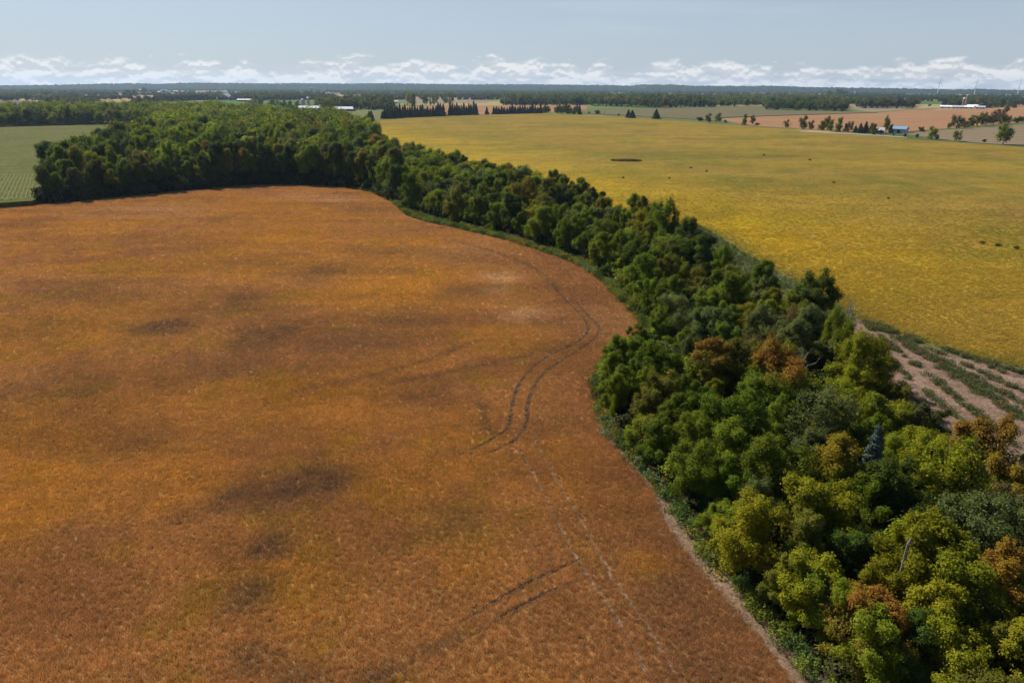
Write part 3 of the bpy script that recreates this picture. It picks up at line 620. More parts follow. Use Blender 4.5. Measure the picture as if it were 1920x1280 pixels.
# edge weeds along the brown field
EW, EC = [], []
edge_far = GP([(1222, 622), (1198, 590), (1163, 556), (1133, 525), (1102, 503), (1061, 485), (1010, 467), (960, 452), (900, 437), (850, 425), (800, 415), (765, 402), (741, 380), (706, 362), (650, 352)])
for k, (off, n_) in enumerate([(-0.6, .5), (-1.6, .5), (-2.8, .6), (-3.8, .7)]):
    EW.append(along(edge_far, n_, 80 + k, off)); EW.append(along(edge_far, n_, 80 + k, -off * 0.2))
edge_near = GP([(1545, 1285), (1498, 1218), (1438, 1152), (1388, 1092), (1333, 1032), (1286, 965), (1252, 922), (1216, 885), (1180, 846), (1150, 810), (1132, 772), (1128, 722), (1135, 692), (1163, 664), (1214, 647)])
EW.append(along(edge_near, .55, 91, 0.2)); EW.append(along(edge_near, .6, 92, 0.8)); EW.append(along(GP(WOOD_F), .8, 93, 0)); EW.append(along(GP(BELT_R[9:17]), .9, 94, 0))
EW = np.vstack(EW) + rs.normal(size=(sum(map(len, EW)), 2)) * 0.35
ck = np.array([[.10, .16, .04], [.17, .20, .03], [.14, .20, .085], [.23, .20, .035], [.07, .11, .025]])
zi = (fbm(EW[:, 0], EW[:, 1], 6, 2) * 9).astype(int) % 5; ec = ck[zi] * rs.uniform(.7, 1.25, (len(EW), 1))
scatter('edge_weeds', EW, rs.rand(len(EW)) * 6.28, np.stack([rs.uniform(.9, 1.7, len(EW))] * 2 + [rs.uniform(.8, 2.2, len(EW))], 1), rs.randint(0, 3, len(EW)), ec, tw, 'tall green weeds and vines along the foot of the trees', 'weeds', 0.03)
# straw shreds on the dirt margin
dq = poisson(DIRT, 0.42, 8, maxn=5000); dq = dq[(dq[:, 1] > 30)]
scatter('margin_straw', dq, rs.rand(len(dq)) * 6.28, rs.uniform(.4, .8, len(dq)), rs.randint(0, 3, len(dq)), np.array([0.29, 0.20, 0.13]) * rs.uniform(.5, 1.3, (len(dq), 1)), ts, 'straw and dry stalks scattered on the dirt margin', 'straw', 0.12)

# ------------------------------------------------------------------ trees: meshes, about 10 m tall and 7.6 m wide before scaling
HI = [crown('round_crown', 100 + k, 25000, 0.205, c=(0, 0, 5.3), r=(3.4, 3.4, 4.2 + 0.2 * (k % 3)), lobes=26 + 5 * (k % 4), lr_=((0.75, 1.3), (0.6, 1.1), (0.85, 1.45))[k % 3], feather=0.15, zmin=0.5, long_=(.3, .55, .75)[k % 3], flip=-.86) for k in range(10)]
FE = [crown('feathery_crown', 120 + k, 9000, 0.25, r=(3.4, 3.4, 4.0), lobes=34, lr_=(0.6, 1.1), feather=0.5, sprig=6, inner=0.05) for k in range(3)]
TALL = [crown('tall_crown', 130 + k, 16000, 0.26, c=(0, 0, 5.6), r=(2.1, 2.1, 4.3), lobes=30, lr_=(1.1, 2.0), zmin=0.5, taper=0.45 * (k % 2)) for k in range(5)]
THIN = [crown('sparse_brown_crown', 140 + k, 2600, 0.24, c=(0, 0, 6.6), r=(3.2, 3.2, 3.0), lobes=30, lr_=(.5, 1.0), zmin=3, feather=0.6, sprig=5, inner=0.0) for k in range(2)]
MID = [crown('woodland_crown', 150 + k, 4200, 0.46, lobes=24, mat=M_LEAFM) for k in range(6)]
MIDT = [crown('woodland_tall_crown', 160 + k, 4200, 0.46, c=(0, 0, 5.6), r=(2.1, 2.1, 4.3), lobes=26, lr_=(1.1, 2.0), zmin=.5, mat=M_LEAFM, taper=0.4 * (k % 2)) for k in range(4)]
LOW = [crown('distant_crown', 170 + k, 900, 0.95, lobes=16, mat=M_LEAFM, sprig=6, zmin=0.6) for k in range(5)]
LOWO = [crown('hedge_crown', 175 + k, 2600, 0.55, lobes=20, sprig=7, zmin=0.1, r=(3.6, 3.6, 4.7), c=(0, 0, 4.9), flip=-.95) for k in range(4)]
FAR = [crown('far_crown', 180 + k, 190, 2.0, lobes=10, mat=M_LEAFM, sprig=4, zmin=0.3, c=(0, 0, 5.0), r=(3.8, 3.8, 4.4)) for k in range(4)]
BUSH = [crown('bush_crown', 190 + k, 2600, 0.20, c=(0, 0, 1.0), r=(1.3, 1.3, 1.0), lobes=12, lr_=(1.0, 1.6), zmin=0.1) for k in range(3)]
BUSHM = [crown('undergrowth_bush', 195 + k, 1100, 0.26, c=(0, 0, 1.0), r=(1.4, 1.4, 1.0), lobes=10, lr_=(1.0, 1.7), zmin=0.1, mat=M_LEAFM) for k in range(3)]
SPR = [spruce('spruce_branches', 200 + k, per=12 + k, tiers=22, q=7) for k in range(3)]
SPRL = [spruce('distant_spruce_branches', 210 + k, tiers=13, per=11, q=4, lw=1.0, r=2.9) for k in range(3)]
SPRM = [spruce('windbreak_spruce', 215 + k, tiers=9, per=7, q=2, lw=1.1, r=3.1, mat=M_NEEDLEM) for k in range(2)]
TRK_R = [trunk('round_trunk', 220 + k) for k in range(3)]
TRK_T = [trunk('tall_trunk', 230 + k, 10, 0.14, 8, 1.5) for k in range(2)]
TRK_S = trunk('spruce_trunk', 240, 12, 0.15, 0, 1)
TRK_B = trunk('bush_stem', 241, 1.8, 0.05, 5, 1.0, z0=0.1)
COLR = {'green': (.118, .158, .012), 'bright': (.158, .196, .014), 'yellow-green': (.190, .194, .011), 'olive': (.140, .140, .018), 'dark green': (.068, .098, .014), 'grey-green': (.110, .135, .040), 'brown': (.140, .108, .042), 'rusty': (.17, .135, .018),
        'dusky': (.088, .090, .028)}
TREES = []
def put(x, y, h, wd, col='green', aut=0.0, kind='round', label=None, zone=None):
    TREES.append(dict(x=float(x), y=float(y), h=h, w=wd, col=col, aut=aut, kind=kind, label=label, zone=zone, d=math.hypot(x, y)))
# trees of the belt picked out one by one: crown centre in the photo, crown width (photo pixels), colour
HAND = [
 (1152, 712, 75, 'green'), (1152, 755, 52, 'bright'), (1227, 690, 84, 'green'), (1243, 730, 86, 'olive'), (1334, 682, 88, 'olive', .75), (1362, 642, 52, 'green'), (1409, 655, 54, 'brown', 0, 'thin'), (1456, 716, 104, 'green', 1.0),
 (1496, 642, 70, 'grey-green'), (1468, 676, 66, 'bright'), (1611, 690, 90, 'yellow-green'), (1690, 716, 54, 'olive'), (1636, 652, 62, 'olive', .3), (1738, 782, 72, 'dusky'), (1662, 780, 92, 'bright'), (1597, 730, 72, 'yellow-green'),
 (1540, 812, 108, 'grey-green', 0, 'feather'), (1522, 755, 70, 'green'), (1376, 800, 104, 'green'), (1280, 780, 74, 'green'), (1232, 826, 86, 'green'), (1302, 822, 76, 'green'), (1208, 762, 72, 'olive'), (1362, 846, 92, 'bright'),
 (1297, 892, 96, 'green'), (1366, 892, 90, 'green'), (1452, 886, 104, 'green'), (1569, 896, 108, 'yellow-green', .35), (1735, 842, 100, 'yellow-green'), (1768, 906, 120, 'yellow-green'), (1860, 812, 98, 'olive', .7), (1914, 808, 84, 'yellow-green', .6),
 (1876, 868, 66, 'brown', 0, 'feather'), (1532, 945, 132, 'yellow-green'), (1412, 992, 118, 'yellow-green'), (1498, 1014, 88, 'olive'), (1524, 1085, 118, 'yellow-green'), (1677, 932, 112, 'dark green'), (1724, 1058, 132, 'yellow-green'),  # the dark green crown is dark from shade, put into its leaf colour
 (1790, 1108, 132, 'yellow-green'), (1862, 1096, 112, 'yellow-green', .85), (1828, 1012, 112, 'grey-green', 0, 'feather'), (1900, 966, 92, 'brown', 0, 'feather'), (1632, 1180, 116, 'rusty', 1.0), (1875, 930, 62, 'bright'), (1750, 1166, 124, 'yellow-green'),
 (1520, 1146, 92, 'bright'), (1852, 1172, 118, 'olive'), (1622, 1246, 112, 'bright'), (1782, 1246, 112, 'yellow-green'), (1896, 1216, 112, 'yellow-green'), (1712, 1218, 100, 'dark green'),
 (1530, 540, 68, 'dark green'), (1585, 566, 50, 'green'), (1431, 530, 62, 'green'), (1318, 462, 60, 'dark green'), (1290, 440, 52, 'dark green'), (1375, 560, 66, 'green'), (1330, 566, 60, 'green'), (1431, 592, 62, 'bright'), (1484, 608, 46, 'brown', 0, 'thin'),
 (1484, 574, 48, 'bright'), (1526, 585, 46, 'yellow-green'), (1316, 612, 60, 'grey-green'), (1366, 592, 58, 'green'), (1408, 603, 54, 'yellow-green'), (1275, 610, 50, 'grey-green', 0, 'feather'),
 (897, 412, 54, 'green'), (928, 428, 36, 'green'), (856, 398, 52, 'olive'), (800, 386, 58, 'green'), (770, 376, 46, 'green'), (1019, 438, 60, 'bright'), (1044, 414, 54, 'bright'), (1062, 450, 46, 'green'), (1097, 456, 36, 'green'), (1131, 474, 54, 'bright'),
 (1172, 456, 56, 'bright'), (1103, 412, 44, 'bright'), (1244, 418, 58, 'green'), (1256, 468, 50, 'olive'), (1231, 490, 44, 'green'), (1206, 516, 56, 'green'), (1272, 506, 44, 'bright'), (1259, 544, 58, 'green'), (1214, 556, 50, 'green'),
 (1262, 582, 50, 'grey-green', 0, 'feather'), (1240, 616, 44, 'green'), (1278, 642, 62, 'green'), (1190, 662, 62, 'green'), (978, 442, 38, 'green'), (960, 400, 46, 'dark green', 0, 'tall'), (1190, 378, 44, 'bright'), (1215, 390, 46, 'olive'),
 (1120, 352, 36, 'dark green'), (1088, 350, 40, 'green'), (985, 372, 44, 'olive', .25), (1020, 385, 40, 'olive', 0, 'feather'), (1050, 372, 44, 'dark green'), (1065, 334, 36, 'green'), (1035, 330, 38, 'green'), (978, 304, 26, 'green'),
 (945, 298, 28, 'green'), (917, 294, 26, 'dark green'), (882, 290, 24, 'green'), (842, 284, 24, 'grey-green'), (770, 270, 26, 'green'), (792, 276, 24, 'green'), (1320, 690, 60, 'green'), (1300, 745, 70, 'green'),
 (1585, 640, 50, 'bright'), (1415, 745, 80, 'green'), (1450, 800, 84, 'green'), (1690, 790, 62, 'yellow-green'), (1640, 830, 80, 'green'), (1610, 950, 90, 'green'), (1600, 1030, 92, 'dark green'), (1660, 1100, 92, 'yellow-green')]
TH = {'thin': 'thin', 'feather': 'feather', 'tall': 'tall'}
for i, hnd in enumerate(HAND):
    px, py, wp, col = hnd[:4]; aut = hnd[4] if len(hnd) > 4 else 0.0; kd = hnd[5] if len(hnd) > 5 else 'round'
    zc = 6.0
    for _ in range(3):
        x, y = G(px, py, zc); wm = wp / F * math.sqrt(x * x + y * y + (H - zc) ** 2); hh = min(max(wm * (1.28 if kd != 'tall' else 2.0), 7.0), 14.5); hh = max(hh, min(max((430 - py) / 60, 0), 1) * (11.0 if py > 310 else 8.5)) if py < 430 else hh; zc = hh * 0.62
    inb = lambda x, y: (inside(BELT, np.array([x]), np.array([y]))[0] or inside(BELT_FAR, np.array([x]), np.array([y]))[0])
    u_ = np.array([x, y]) / math.hypot(x, y)
    for stp in (0, 2, 4, 6, -3, -6, 8, 10, 12, -9, 14, 17, 20, -12, -16, 24, 28, -20, -26):                      # stand it on the belt's own ground
        if inb(*(np.array([x, y]) + u_ * (stp - 1.6))) and inb(*(np.array([x, y]) + u_ * (stp + 1.2))): x, y = np.array([x, y]) + u_ * stp; break
    else: continue
    wm = max(wm, .56 * hh if kd != 'tall' else 0)
    put(x, y, hh * (.88 + .24 * ((i * 37) % 11) / 10), wm * 1.03, col, aut, kd, zone='belt')
hx = np.array([(t_['x'], t_['y']) for t_ in TREES])
def fill(poly, rad, seed, hrange, wf, cols, zone, keep=3.2, kinds=('round',), kp=None, edge=None, inset=2.0, maxn=6000):
    rs = R_(seed); q = poisson(poly, rad, seed, maxn=maxn); q = q[dist_line(poly, q[:, 0], q[:, 1], True) > inset]
    for a, b in q:
        if keep and np.hypot(hx[:, 0] - a, hx[:, 1] - b).min() < keep: continue
        h = rs.uniform(*hrange); s = fbm(np.array([a]), np.array([b]), 22, 3)[0]
        col = cols[min(int(np.clip((s - 0.25) / 0.5 + rs.normal() * 0.22, 0, 0.999) * len(cols)), len(cols) - 1)]
        put(a, b, h, h * wf * rs.uniform(.85, 1.2), col, (rs.rand() < 0.025) * rs.uniform(.3, .7), kinds[rs.choice(len(kinds), p=kp)], zone=zone)
rs = R_(36); q_ = np.vstack([along(GP(BELT_L[1:]), 3.4, 36, 0), along(GP(BELT_R[2:12]), 3.6, 37, 0)])
for k in range(len(q_)):
    nx = q_[min(k + 1, len(q_) - 1)] - q_[max(k - 1, 0)]; nx = nx / (np.linalg.norm(nx) + 1e-9); p = q_[k] + np.array([nx[1], -nx[0]]) * rs.uniform(1.3, 2.4)
    if np.hypot(hx[:, 0] - p[0], hx[:, 1] - p[1]).min() > 2.0 and (inside(BELT, p[:1], p[1:])[0] or inside(BELT_FAR, p[:1], p[1:])[0]): put(p[0], p[1], rs.uniform(3.4, 6.8), rs.uniform(3.4, 5.0), ['green', 'bright', 'green', 'olive'][rs.randint(4)], 0, 'round', zone='belt')
hx = np.array([(t_['x'], t_['y']) for t_ in TREES])
CB = ['dark green', 'green', 'green', 'bright', 'olive', 'yellow-green', 'grey-green']
fill(BELT, 4.2, 31, (4.5, 8.8), 0.72, CB, 'belt', 3.3, ('round', 'feather'), (.85, .15), inset=2.3)
CW = ['dark green', 'green', 'olive', 'green', 'bright', 'dark green', 'grey-green', 'green', 'bright']
fill(BELT_FAR, 4.9, 32, (8.5, 12.5), 0.66, CW, 'far belt', 4.0, ('round', 'tall', 'feather'), (.62, .2, .18), inset=1.5)
# front rank of the large wood, tall stems shoulder to shoulder
wf = along(GP(WOOD_F), 4.2, 33, 0); rs = R_(34)
for k, (a, b) in enumerate(wf):
    for rank in (0, 1):
        f = np.array([a, b]); f = f / np.linalg.norm(f); p = np.array([a, b]) + f * (3.5 + rank * 6.5) + rs.normal(size=2) * 1.1
        lx = a < -140
        h = (rs.uniform(11, 15) if lx else rs.uniform(14.5, 19.5)) + rank * 1.5; col = ['dark green', 'green', 'olive', 'grey-green', 'dusky', 'dark green'][rs.choice(6, p=[.3, .22, .2, .1, .08, .1])]
        put(p[0], p[1], h, h * rs.uniform(.36, .55), col, (rs.rand() < .06) * rs.uniform(.3, .6), 'tall' if rs.rand() < .75 else 'round', zone='wood front')
hx = np.array([(t_['x'], t_['y']) for t_ in TREES])
fill(WOOD, 7.0, 35, (12.5, 22.0), 0.56, CW, 'wood', 4.6, ('round', 'tall'), (.7, .3), inset=1.0, maxn=5200)
TREES = [t_ for t_ in TREES if t_['y'] > 20]

# which ones show: a coarse depth test, nearest first
gw, gh = 640, 427; own = np.full((gh, gw), -1, int)
order = sorted(range(len(TREES)), key=lambda i: TREES[i]['d'])
for i in order:
    t_ = TREES[i]; px, py, d = proj(t_['x'], t_['y'], t_['h'] * 0.58); cx, cy_ = px / 3, py / 3; rx = max(t_['w'] * 0.5 * F / d / 3, .6); ry = max(t_['h'] * 0.44 * F / d / 3, .6)
    x0, x1, y0, y1 = [int(v) for v in (max(cx - rx, 0), min(cx + rx + 1, gw), max(cy_ - ry, 0), min(cy_ + ry + 1, gh))]
    if x1 <= x0 or y1 <= y0: continue
    yy, xx = np.mgrid[y0:y1, x0:x1]; mk = (((xx + .5 - cx) / rx) ** 2 + ((yy + .5 - cy_) / ry) ** 2 < 1) & (own[y0:y1, x0:x1] < 0)
    own[y0:y1, x0:x1][mk] = i
cnt = np.bincount(own[own >= 0], minlength=len(TREES))
rank_ = sorted(range(len(TREES)), key=lambda i: -cnt[i])
SINGLE = [i for i in rank_[:300] if cnt[i] > 0]; REST = sorted(set(range(len(TREES))) - set(SINGLE))
print('TREES', len(TREES), 'visible', (cnt > 0).sum(), 'single', len(SINGLE), 'smallest', cnt[SINGLE[-1]])

ORD = ['nearest', 'second nearest', 'third nearest', 'fourth nearest', 'fifth nearest', 'sixth nearest', 'seventh nearest', 'eighth nearest', 'ninth nearest', 'tenth nearest', 'eleventh nearest', 'twelfth nearest', 'thirteenth nearest', 'fourteenth nearest', 'fifteenth nearest', 'sixteenth nearest']
NUM = ['first', 'second', 'third', 'fourth', 'fifth', 'sixth', 'seventh', 'eighth', 'ninth', 'tenth', 'eleventh', 'twelfth', 'thirteenth', 'fourteenth', 'fifteenth', 'sixteenth', 'seventeenth', 'eighteenth', 'nineteenth']
TEN = {2: 'twenty', 3: 'thirty', 4: 'forty', 5: 'fifty', 6: 'sixty', 7: 'seventy', 8: 'eighty'}; TENTH = {2: 'twentieth', 3: 'thirtieth', 4: 'fortieth', 5: 'fiftieth', 6: 'sixtieth', 7: 'seventieth', 8: 'eightieth'}
def nth(n): return NUM[n - 1] if n < 20 else (TENTH[n // 10] if n % 10 == 0 else TEN[n // 10] + '-' + NUM[n % 10 - 1])
EDGE_B, EDGE_Y = GP(BELT_L), GP(BELT_R[9:])
def where(t_):
    px, py, _ = proj(t_['x'], t_['y'], t_['h'] * 0.55); x = np.array([t_['x']]); y = np.array([t_['y']])
    eb, ey = dist_line(EDGE_B, x, y)[0], dist_line(EDGE_Y, x, y)[0]
    if t_['zone'] in ('wood front', 'wood'):
        side = 'left end' if px < 260 else ('middle' if px < 520 else 'right end')
        return ("in the wood's front rank, %s" % side) if t_['zone'] == 'wood front' else ('inside the large wood, %s' % side)
    if py > 1000: s = 'in bottom right corner'
    elif py > 800: s = 'below the stubble strip'
    elif py > 640: s = 'at belt bulge' if px < 1420 else 'beside the stubble strip'
    elif py > 500: s = 'at belt waist'
    elif py > 400: s = 'above belt waist'
    else: s = 'in far belt'
    if eb < 5.5: s += ', brown field side'
    elif ey < 6.5: s += ', far side'
    else: s += ', mid belt'
    return s
SHAPE = {'round': 'broadleaf tree', 'feather': 'feathery tree', 'thin': 'sparse withered tree', 'tall': 'tall narrow tree'}
groups = {}
for i in SINGLE:
    t_ = TREES[i]; nm = t_['col'] + ('-orange' if t_['aut'] > .3 else '') + ' ' + SHAPE[t_['kind']]
    groups.setdefault((nm, where(t_)), []).append(i)
rs = R_(77)
def make_tree(t_, name, crown_me, trunk_me, h0, w0, label, cat, group, rgb, mat_slot=None):
    root = bpy.data.objects.new(name, None); root.empty_display_size = 0.5; COL.objects.link(root); root.location = (t_['x'], t_['y'], t_.get('z', 0.02)); root.rotation_euler.z = t_.get('rz', random.random() * 6.28)
    s = (t_['w'] / w0, t_['w'] / w0, t_['h'] / h0); root.scale = s
    tr = link('trunk', trunk_me, root); cr_ = link('crown', crown_me, root); cr_.color = (*rgb, 1 - t_['aut'])
    return tag(root, label, cat, group)
random.seed(5)
MESHES = {'round': (HI, TRK_R, 9.9, 8.0), 'feather': (FE, TRK_R, 9.9, 7.4), 'thin': (THIN, TRK_R, 9.6, 7.2), 'tall': (TALL, TRK_T, 10.2, 5.2)}
for (nm, wh), ids in groups.items():
    ids.sort(key=lambda i: TREES[i]['d'])
    for k, i in enumerate(ids):
        t_ = TREES[i]; cm, tm, h0, w0 = MESHES[t_['kind']]
        lab = '%s %s' % (nm, wh) if len(ids) == 1 else '%s of the %ss %s' % (ORD[k] if k < len(ORD) else nth(k + 1) + ' nearest', nm, wh)
        grp = {'belt': 'trees of the belt between the fields', 'far belt': 'trees of the belt between the fields'}.get(t_['zone'], 'trees of the large wood')
        c_ = np.array(COLR[t_['col']]) * (1.2 if 'wood' in t_['zone'] else 1.0) * rs.uniform(.82, 1.18) * np.array([rs.uniform(.92, 1.08), 1, 1])
        make_tree(t_, {'thin': 'withered_tree', 'tall': 'tall_tree', 'feather': 'feathery_tree'}.get(t_['kind'], 'broadleaf_tree'), cm[rs.randint(len(cm))], tm[rs.randint(len(tm))], h0, w0, lab, 'tree', grp, c_)
# the rest of the trees, seen only as one mass of tops
A = np.array([(t_['x'], t_['y'], t_['h'], t_['w'], t_['d'], t_['kind'] == 'tall') for t_ in (TREES[i] for i in REST)])
tint = np.array([(*(np.array(COLR[TREES[i]['col']]) * 1.22 * rs.uniform(.75, 1.25)), 1 - TREES[i]['aut']) for i in REST])
nM, nT = len(MID), len(MIDT); v = np.where(A[:, 5] > 0, nM + rs.randint(0, nT, len(A)), rs.randint(0, nM, len(A))); v = np.where(A[:, 4] > 520, nM + nT + rs.randint(0, len(LOW), len(A)), v)
w0 = np.where((A[:, 5] > 0) & (A[:, 4] <= 520), 5.2, 8.0)
belt_m = np.array([TREES[i]['zone'] in ('belt', 'far belt') for i in REST])
for mk, nm, lb in ((belt_m, 'belt_trees_mass', 'half hidden tree tops filling the belt between the fields'), (~belt_m, 'woodland', 'dense dark green broadleaf wood behind the brown field')):
    scatter(nm, A[mk, :2], rs.rand(mk.sum()) * 6.28, np.stack([A[mk, 3] / w0[mk]] * 2 + [A[mk, 2] / 10.0], 1), v[mk], tint[mk], MID + MIDT + LOW, lb, 'trees', 0.0)
# undergrowth below the belt and along the wood
ug = np.vstack([poisson(BELT, 2.1, 41, maxn=5000), along(GP(WOOD_F), 1.6, 42, 0), along(GP(WOOD_F) * 1.006, 1.6, 43, 0), along(GP(WOOD_F) * 1.014, 1.8, 44, 0), along(GP(WOOD_F) * 1.024, 2.0, 45, 0), along(GP(WOOD_F) * 1.036, 2.2, 46, 0)]); ug = ug[(ug[:, 1] > 20)]
ed = dist_line(np.vstack([GP(BELT_L)]), ug[:, 0], ug[:, 1]); ug = ug[ed > 0.7]
uc = np.array([[.03, .05, .012], [.045, .075, .016], [.06, .065, .02]])[rs.randint(0, 3, len(ug))]
scatter('undergrowth', ug, rs.rand(len(ug)) * 6.28, rs.uniform(.7, 1.6, len(ug)) * np.where(ug[:, 1] > 270, 1.7, 1.0), rs.randint(0, 3, len(ug)), np.hstack([uc, np.ones((len(ug), 1))]), BUSHM, 'dark low bushes under the trees', 'bushes', 0.0)

# single odd trees of the belt
def spruce_tree(x, y, h, wd, rgb, label, group=None, lod=0, name='spruce_tree', z=0.02):
    return make_tree(dict(x=x, y=y, h=h, w=wd, aut=0, z=z), name, (SPR, SPRL)[lod][random.randrange(3)], TRK_S, 12.0, 5.2, label, 'tree', group, rgb)
x, y = G(1632, 880, 5.0); spruce_tree(x, y, 10.5, 4.6, (.10, .14, .115), 'blue-green spruce rising above the broadleaf trees of the belt')
def snag(px, py, h, seed, label, rad=.16, mat=M_DEAD, depth=3, zc=4.0, crown_=None, col=None):
    x, y = G(px, py, zc); root = bpy.data.objects.new('dead_tree', None); COL.objects.link(root); root.location = (x, y, 0.0); root.empty_display_size = .5
    link('trunk', bare_tree('dead_trunk', seed, h, rad, mat, depth), root)
    if crown_: c = link('crown', crown_, root); c.color = (*col, 1); c.scale = (.55, .55, 1.0)
    tag(root, label, 'tree'); return root
s1 = snag(1566, 645, 10.5, 301, 'tall pale twin-trunked tree half bare beside the stubble strip', .26, M_DEAD, 2, 5.0, HI[2], COLR['bright'])
b = MB(); b.tube([(0.7, 0.2, -0.1), (.8, .3, 4), (.9, .3, 7.5)], [.22, .17, .08], 7); link('trunk', b.mesh('second_dead_trunk', M_DEAD), s1)
snag(1514, 665, 9.5, 302, 'bleached leafless dead tree with white branches in mid belt', .17, zc=7.5)
for (px, py, sd_, lb) in [(1703, 1012, 303, 'left of two broken grey trunk stubs in the lower belt'), (1738, 1006, 304, 'right of two broken grey trunk stubs in the lower belt')]:
    x, y = G(px, py, 9.0); st = MB().tube([(0, 0, -0.1), (.06, .02, 4.8), (.12, .05, 8.6), (.3, .1, 9.2)], [.22, .18, .13, .05], 7).tube([(.1, .04, 8.0), (.5, .2, 8.8)], [.07, .03], 5)
    root = bpy.data.objects.new('trunk_stub', None); COL.objects.link(root); root.location = (x, y, 0); tag(root, lb, 'tree stub', 'broken trunk stubs in the lower belt')
    link('trunk', st.mesh('broken_trunk', M_DEAD), root)

# ------------------------------------------------------------------ fields of the open country
FM = {'olive': field_mat('olive_crop', (0.113, 0.100, 0.051), (0.131, 0.113, 0.061), None, .012, .25, .35), 'tan': field_mat('tan_stubble', (0.201, 0.152, 0.100), (0.225, 0.171, 0.116), None, .012, .25, .3), 'orange': field_mat('orange_brown_beans', (0.244, 0.131, 0.064), (0.268, 0.152, 0.079), None, .01, .25, .3),
      'green': field_mat('green_meadow', (0.051, 0.113, 0.022), (0.073, 0.128, 0.030), None, .01, .2, .3), 'hay': field_mat('pale_green_hay', (0.116, 0.131, 0.049), (0.137, 0.137, 0.055), (0.158, 0.140, 0.073), .012, .2, .3), 'gold': field_mat('golden_crop', (0.268, 0.201, 0.067), (0.292, 0.201, 0.097), None, .008, .2, .3),
      'plough': field_mat('ploughed_soil', (0.164, 0.124, 0.110), (0.183, 0.140, 0.122), None, .01, .3, .3, rows=(0.35, 22, .5, (0.122, 0.091, 0.083))), 'strip': field_mat('cut_grain_stubble', (0.201, 0.155, 0.100), (0.183, 0.146, 0.085), None, .01, .3, .3, rows=(-0.62, 34, .8, (0.143, 0.106, 0.070))),
      'corn': field_mat('green_corn', (0.096, 0.101, 0.026), (0.115, 0.117, 0.035), None, .02, .35, .6, rows=(1.45, 17, .5, (0.065, 0.074, 0.019)), bump=.8, bdist=.5)}
def field(name, pts, mat, z, label): return sheet(name, GP(pts), 0.0, z, FM[mat], label)
field('corn_field', [(-300, 252), (0, 242.5), (150, 238.5), (287, 236.5), (298, 250), (285, 268), (230, 292), (150, 316), (92, 348), (78, 380), (62, 387), (0, 391.5), (-300, 412)], 'corn', 2.2, 'pale green corn field at the left edge beyond the wood')
field('ploughed_field', [(-200, 190), (60, 189), (92, 193), (130, 205), (130, 214), (-200, 214)], 'plough', .25, 'mauve ploughed field at far left behind the wood')
field('golden_field', [(48, 183), (70, 178.5), (130, 176.8), (260, 176), (340, 175.6), (410, 178.5), (400, 183), (280, 188), (200, 193), (120, 194), (60, 190)], 'gold', .35, 'long golden field at far left')
field('small_meadow', [(4, 185), (28, 183), (36, 187.5), (6, 188.5)], 'green', .3, 'small green meadow patch at the far left edge')
field('bright_meadow', [(322, 192.5), (360, 190.3), (450, 187.6), (462, 191), (440, 196), (322, 197)], 'green', .3, 'bright green strip meadow left of the farm')
field('farm_meadow', [(488, 192.5), (560, 190.8), (604, 191), (604, 203), (560, 205), (488, 203)], 'green', .3, 'green meadow behind the white-roofed barns')
field('hay_field', [(618, 209), (720, 207), (742, 214), (738, 222), (640, 236), (622, 228)], 'hay', .3, 'pale green hay field in front of the barns')
field('pink_stubble_field', [(556, 176.4), (628, 176), (628, 179.4), (556, 179)], 'orange', .3, 'thin pinkish field strip far behind the barns')
field('far_tan_field', [(440, 180.5), (482, 180), (484, 185), (440, 185)], 'tan', .3, 'small tan field beside the grey barn')
field('rust_field', [(700, 197.5), (732, 197), (732, 203.5), (700, 203.5)], 'orange', .3, 'small orange field right of the barns')
field('beige_field', [(772, 181.5), (905, 180.2), (912, 193), (772, 195)], 'tan', .3, 'beige field behind the tall poplars')
field('pale_upper_field', [(845, 172), (906, 171.2), (906, 179.4), (845, 180)], 'olive', .3, 'grey-beige field in the far middle')
field('orange_strip', [(735, 199.5), (1100, 196), (1100, 206), (1000, 212), (735, 220.5)], 'orange', .04, 'orange field glimpsed through the spruce windbreak')
field('far_green_field', [(1040, 169.5), (1240, 169), (1300, 172.5), (1240, 175.5), (1040, 172.2)], 'green', .3, 'long bright green field in the far middle')
field('olive_field', [(1092, 209), (1200, 206), (1300, 202), (1432, 199.5), (1452, 207), (1586, 210), (1645, 211.8), (1440, 218), (1352, 221.5), (1342, 227), (1200, 218.5), (1092, 213)], 'olive', .9, 'grey-olive field behind the hedgerow')
field('orange_bean_field', [(1345, 223), (1440, 218.6), (1645, 212.4), (1705, 206.5), (1920, 204.5), (2050, 204), (2050, 226), (1870, 232.5), (1780, 241.5), (1690, 248), (1600, 249.5), (1500, 242.5), (1400, 235)], 'orange', .35, 'large orange-brown bean field on the right')
field('striped_stubble_field', [(1692, 251), (1780, 243.5), (1880, 235.5), (2050, 228), (2300, 240), (2200, 293), (1920, 273.5), (1800, 265.5)], 'strip', .2, 'tan stubble field with mown stripes at the right edge')
field('buff_field', [(1588, 203.5), (1604, 196), (1725, 203.8), (1785, 202.5), (1700, 206), (1640, 210.5)], 'tan', .3, 'buff field between two wood blocks on the right')
field('far_orange_field', [(1258, 177), (1430, 174), (1640, 177), (1762, 179), (1762, 183), (1600, 184), (1440, 181), (1258, 181.5)], 'orange', .3, 'thin orange-tan field under the right horizon')
field('right_meadow', [(1722, 190.5), (1772, 187.5), (1778, 194.5), (1722, 196)], 'green', .3, 'bright green meadow left of the right-hand farm')
field('right_tan_field', [(1850, 194), (1925, 191.5), (2050, 191), (2050, 202), (1856, 202)], 'orange', .25, 'orange-tan field at the right edge behind the farm')
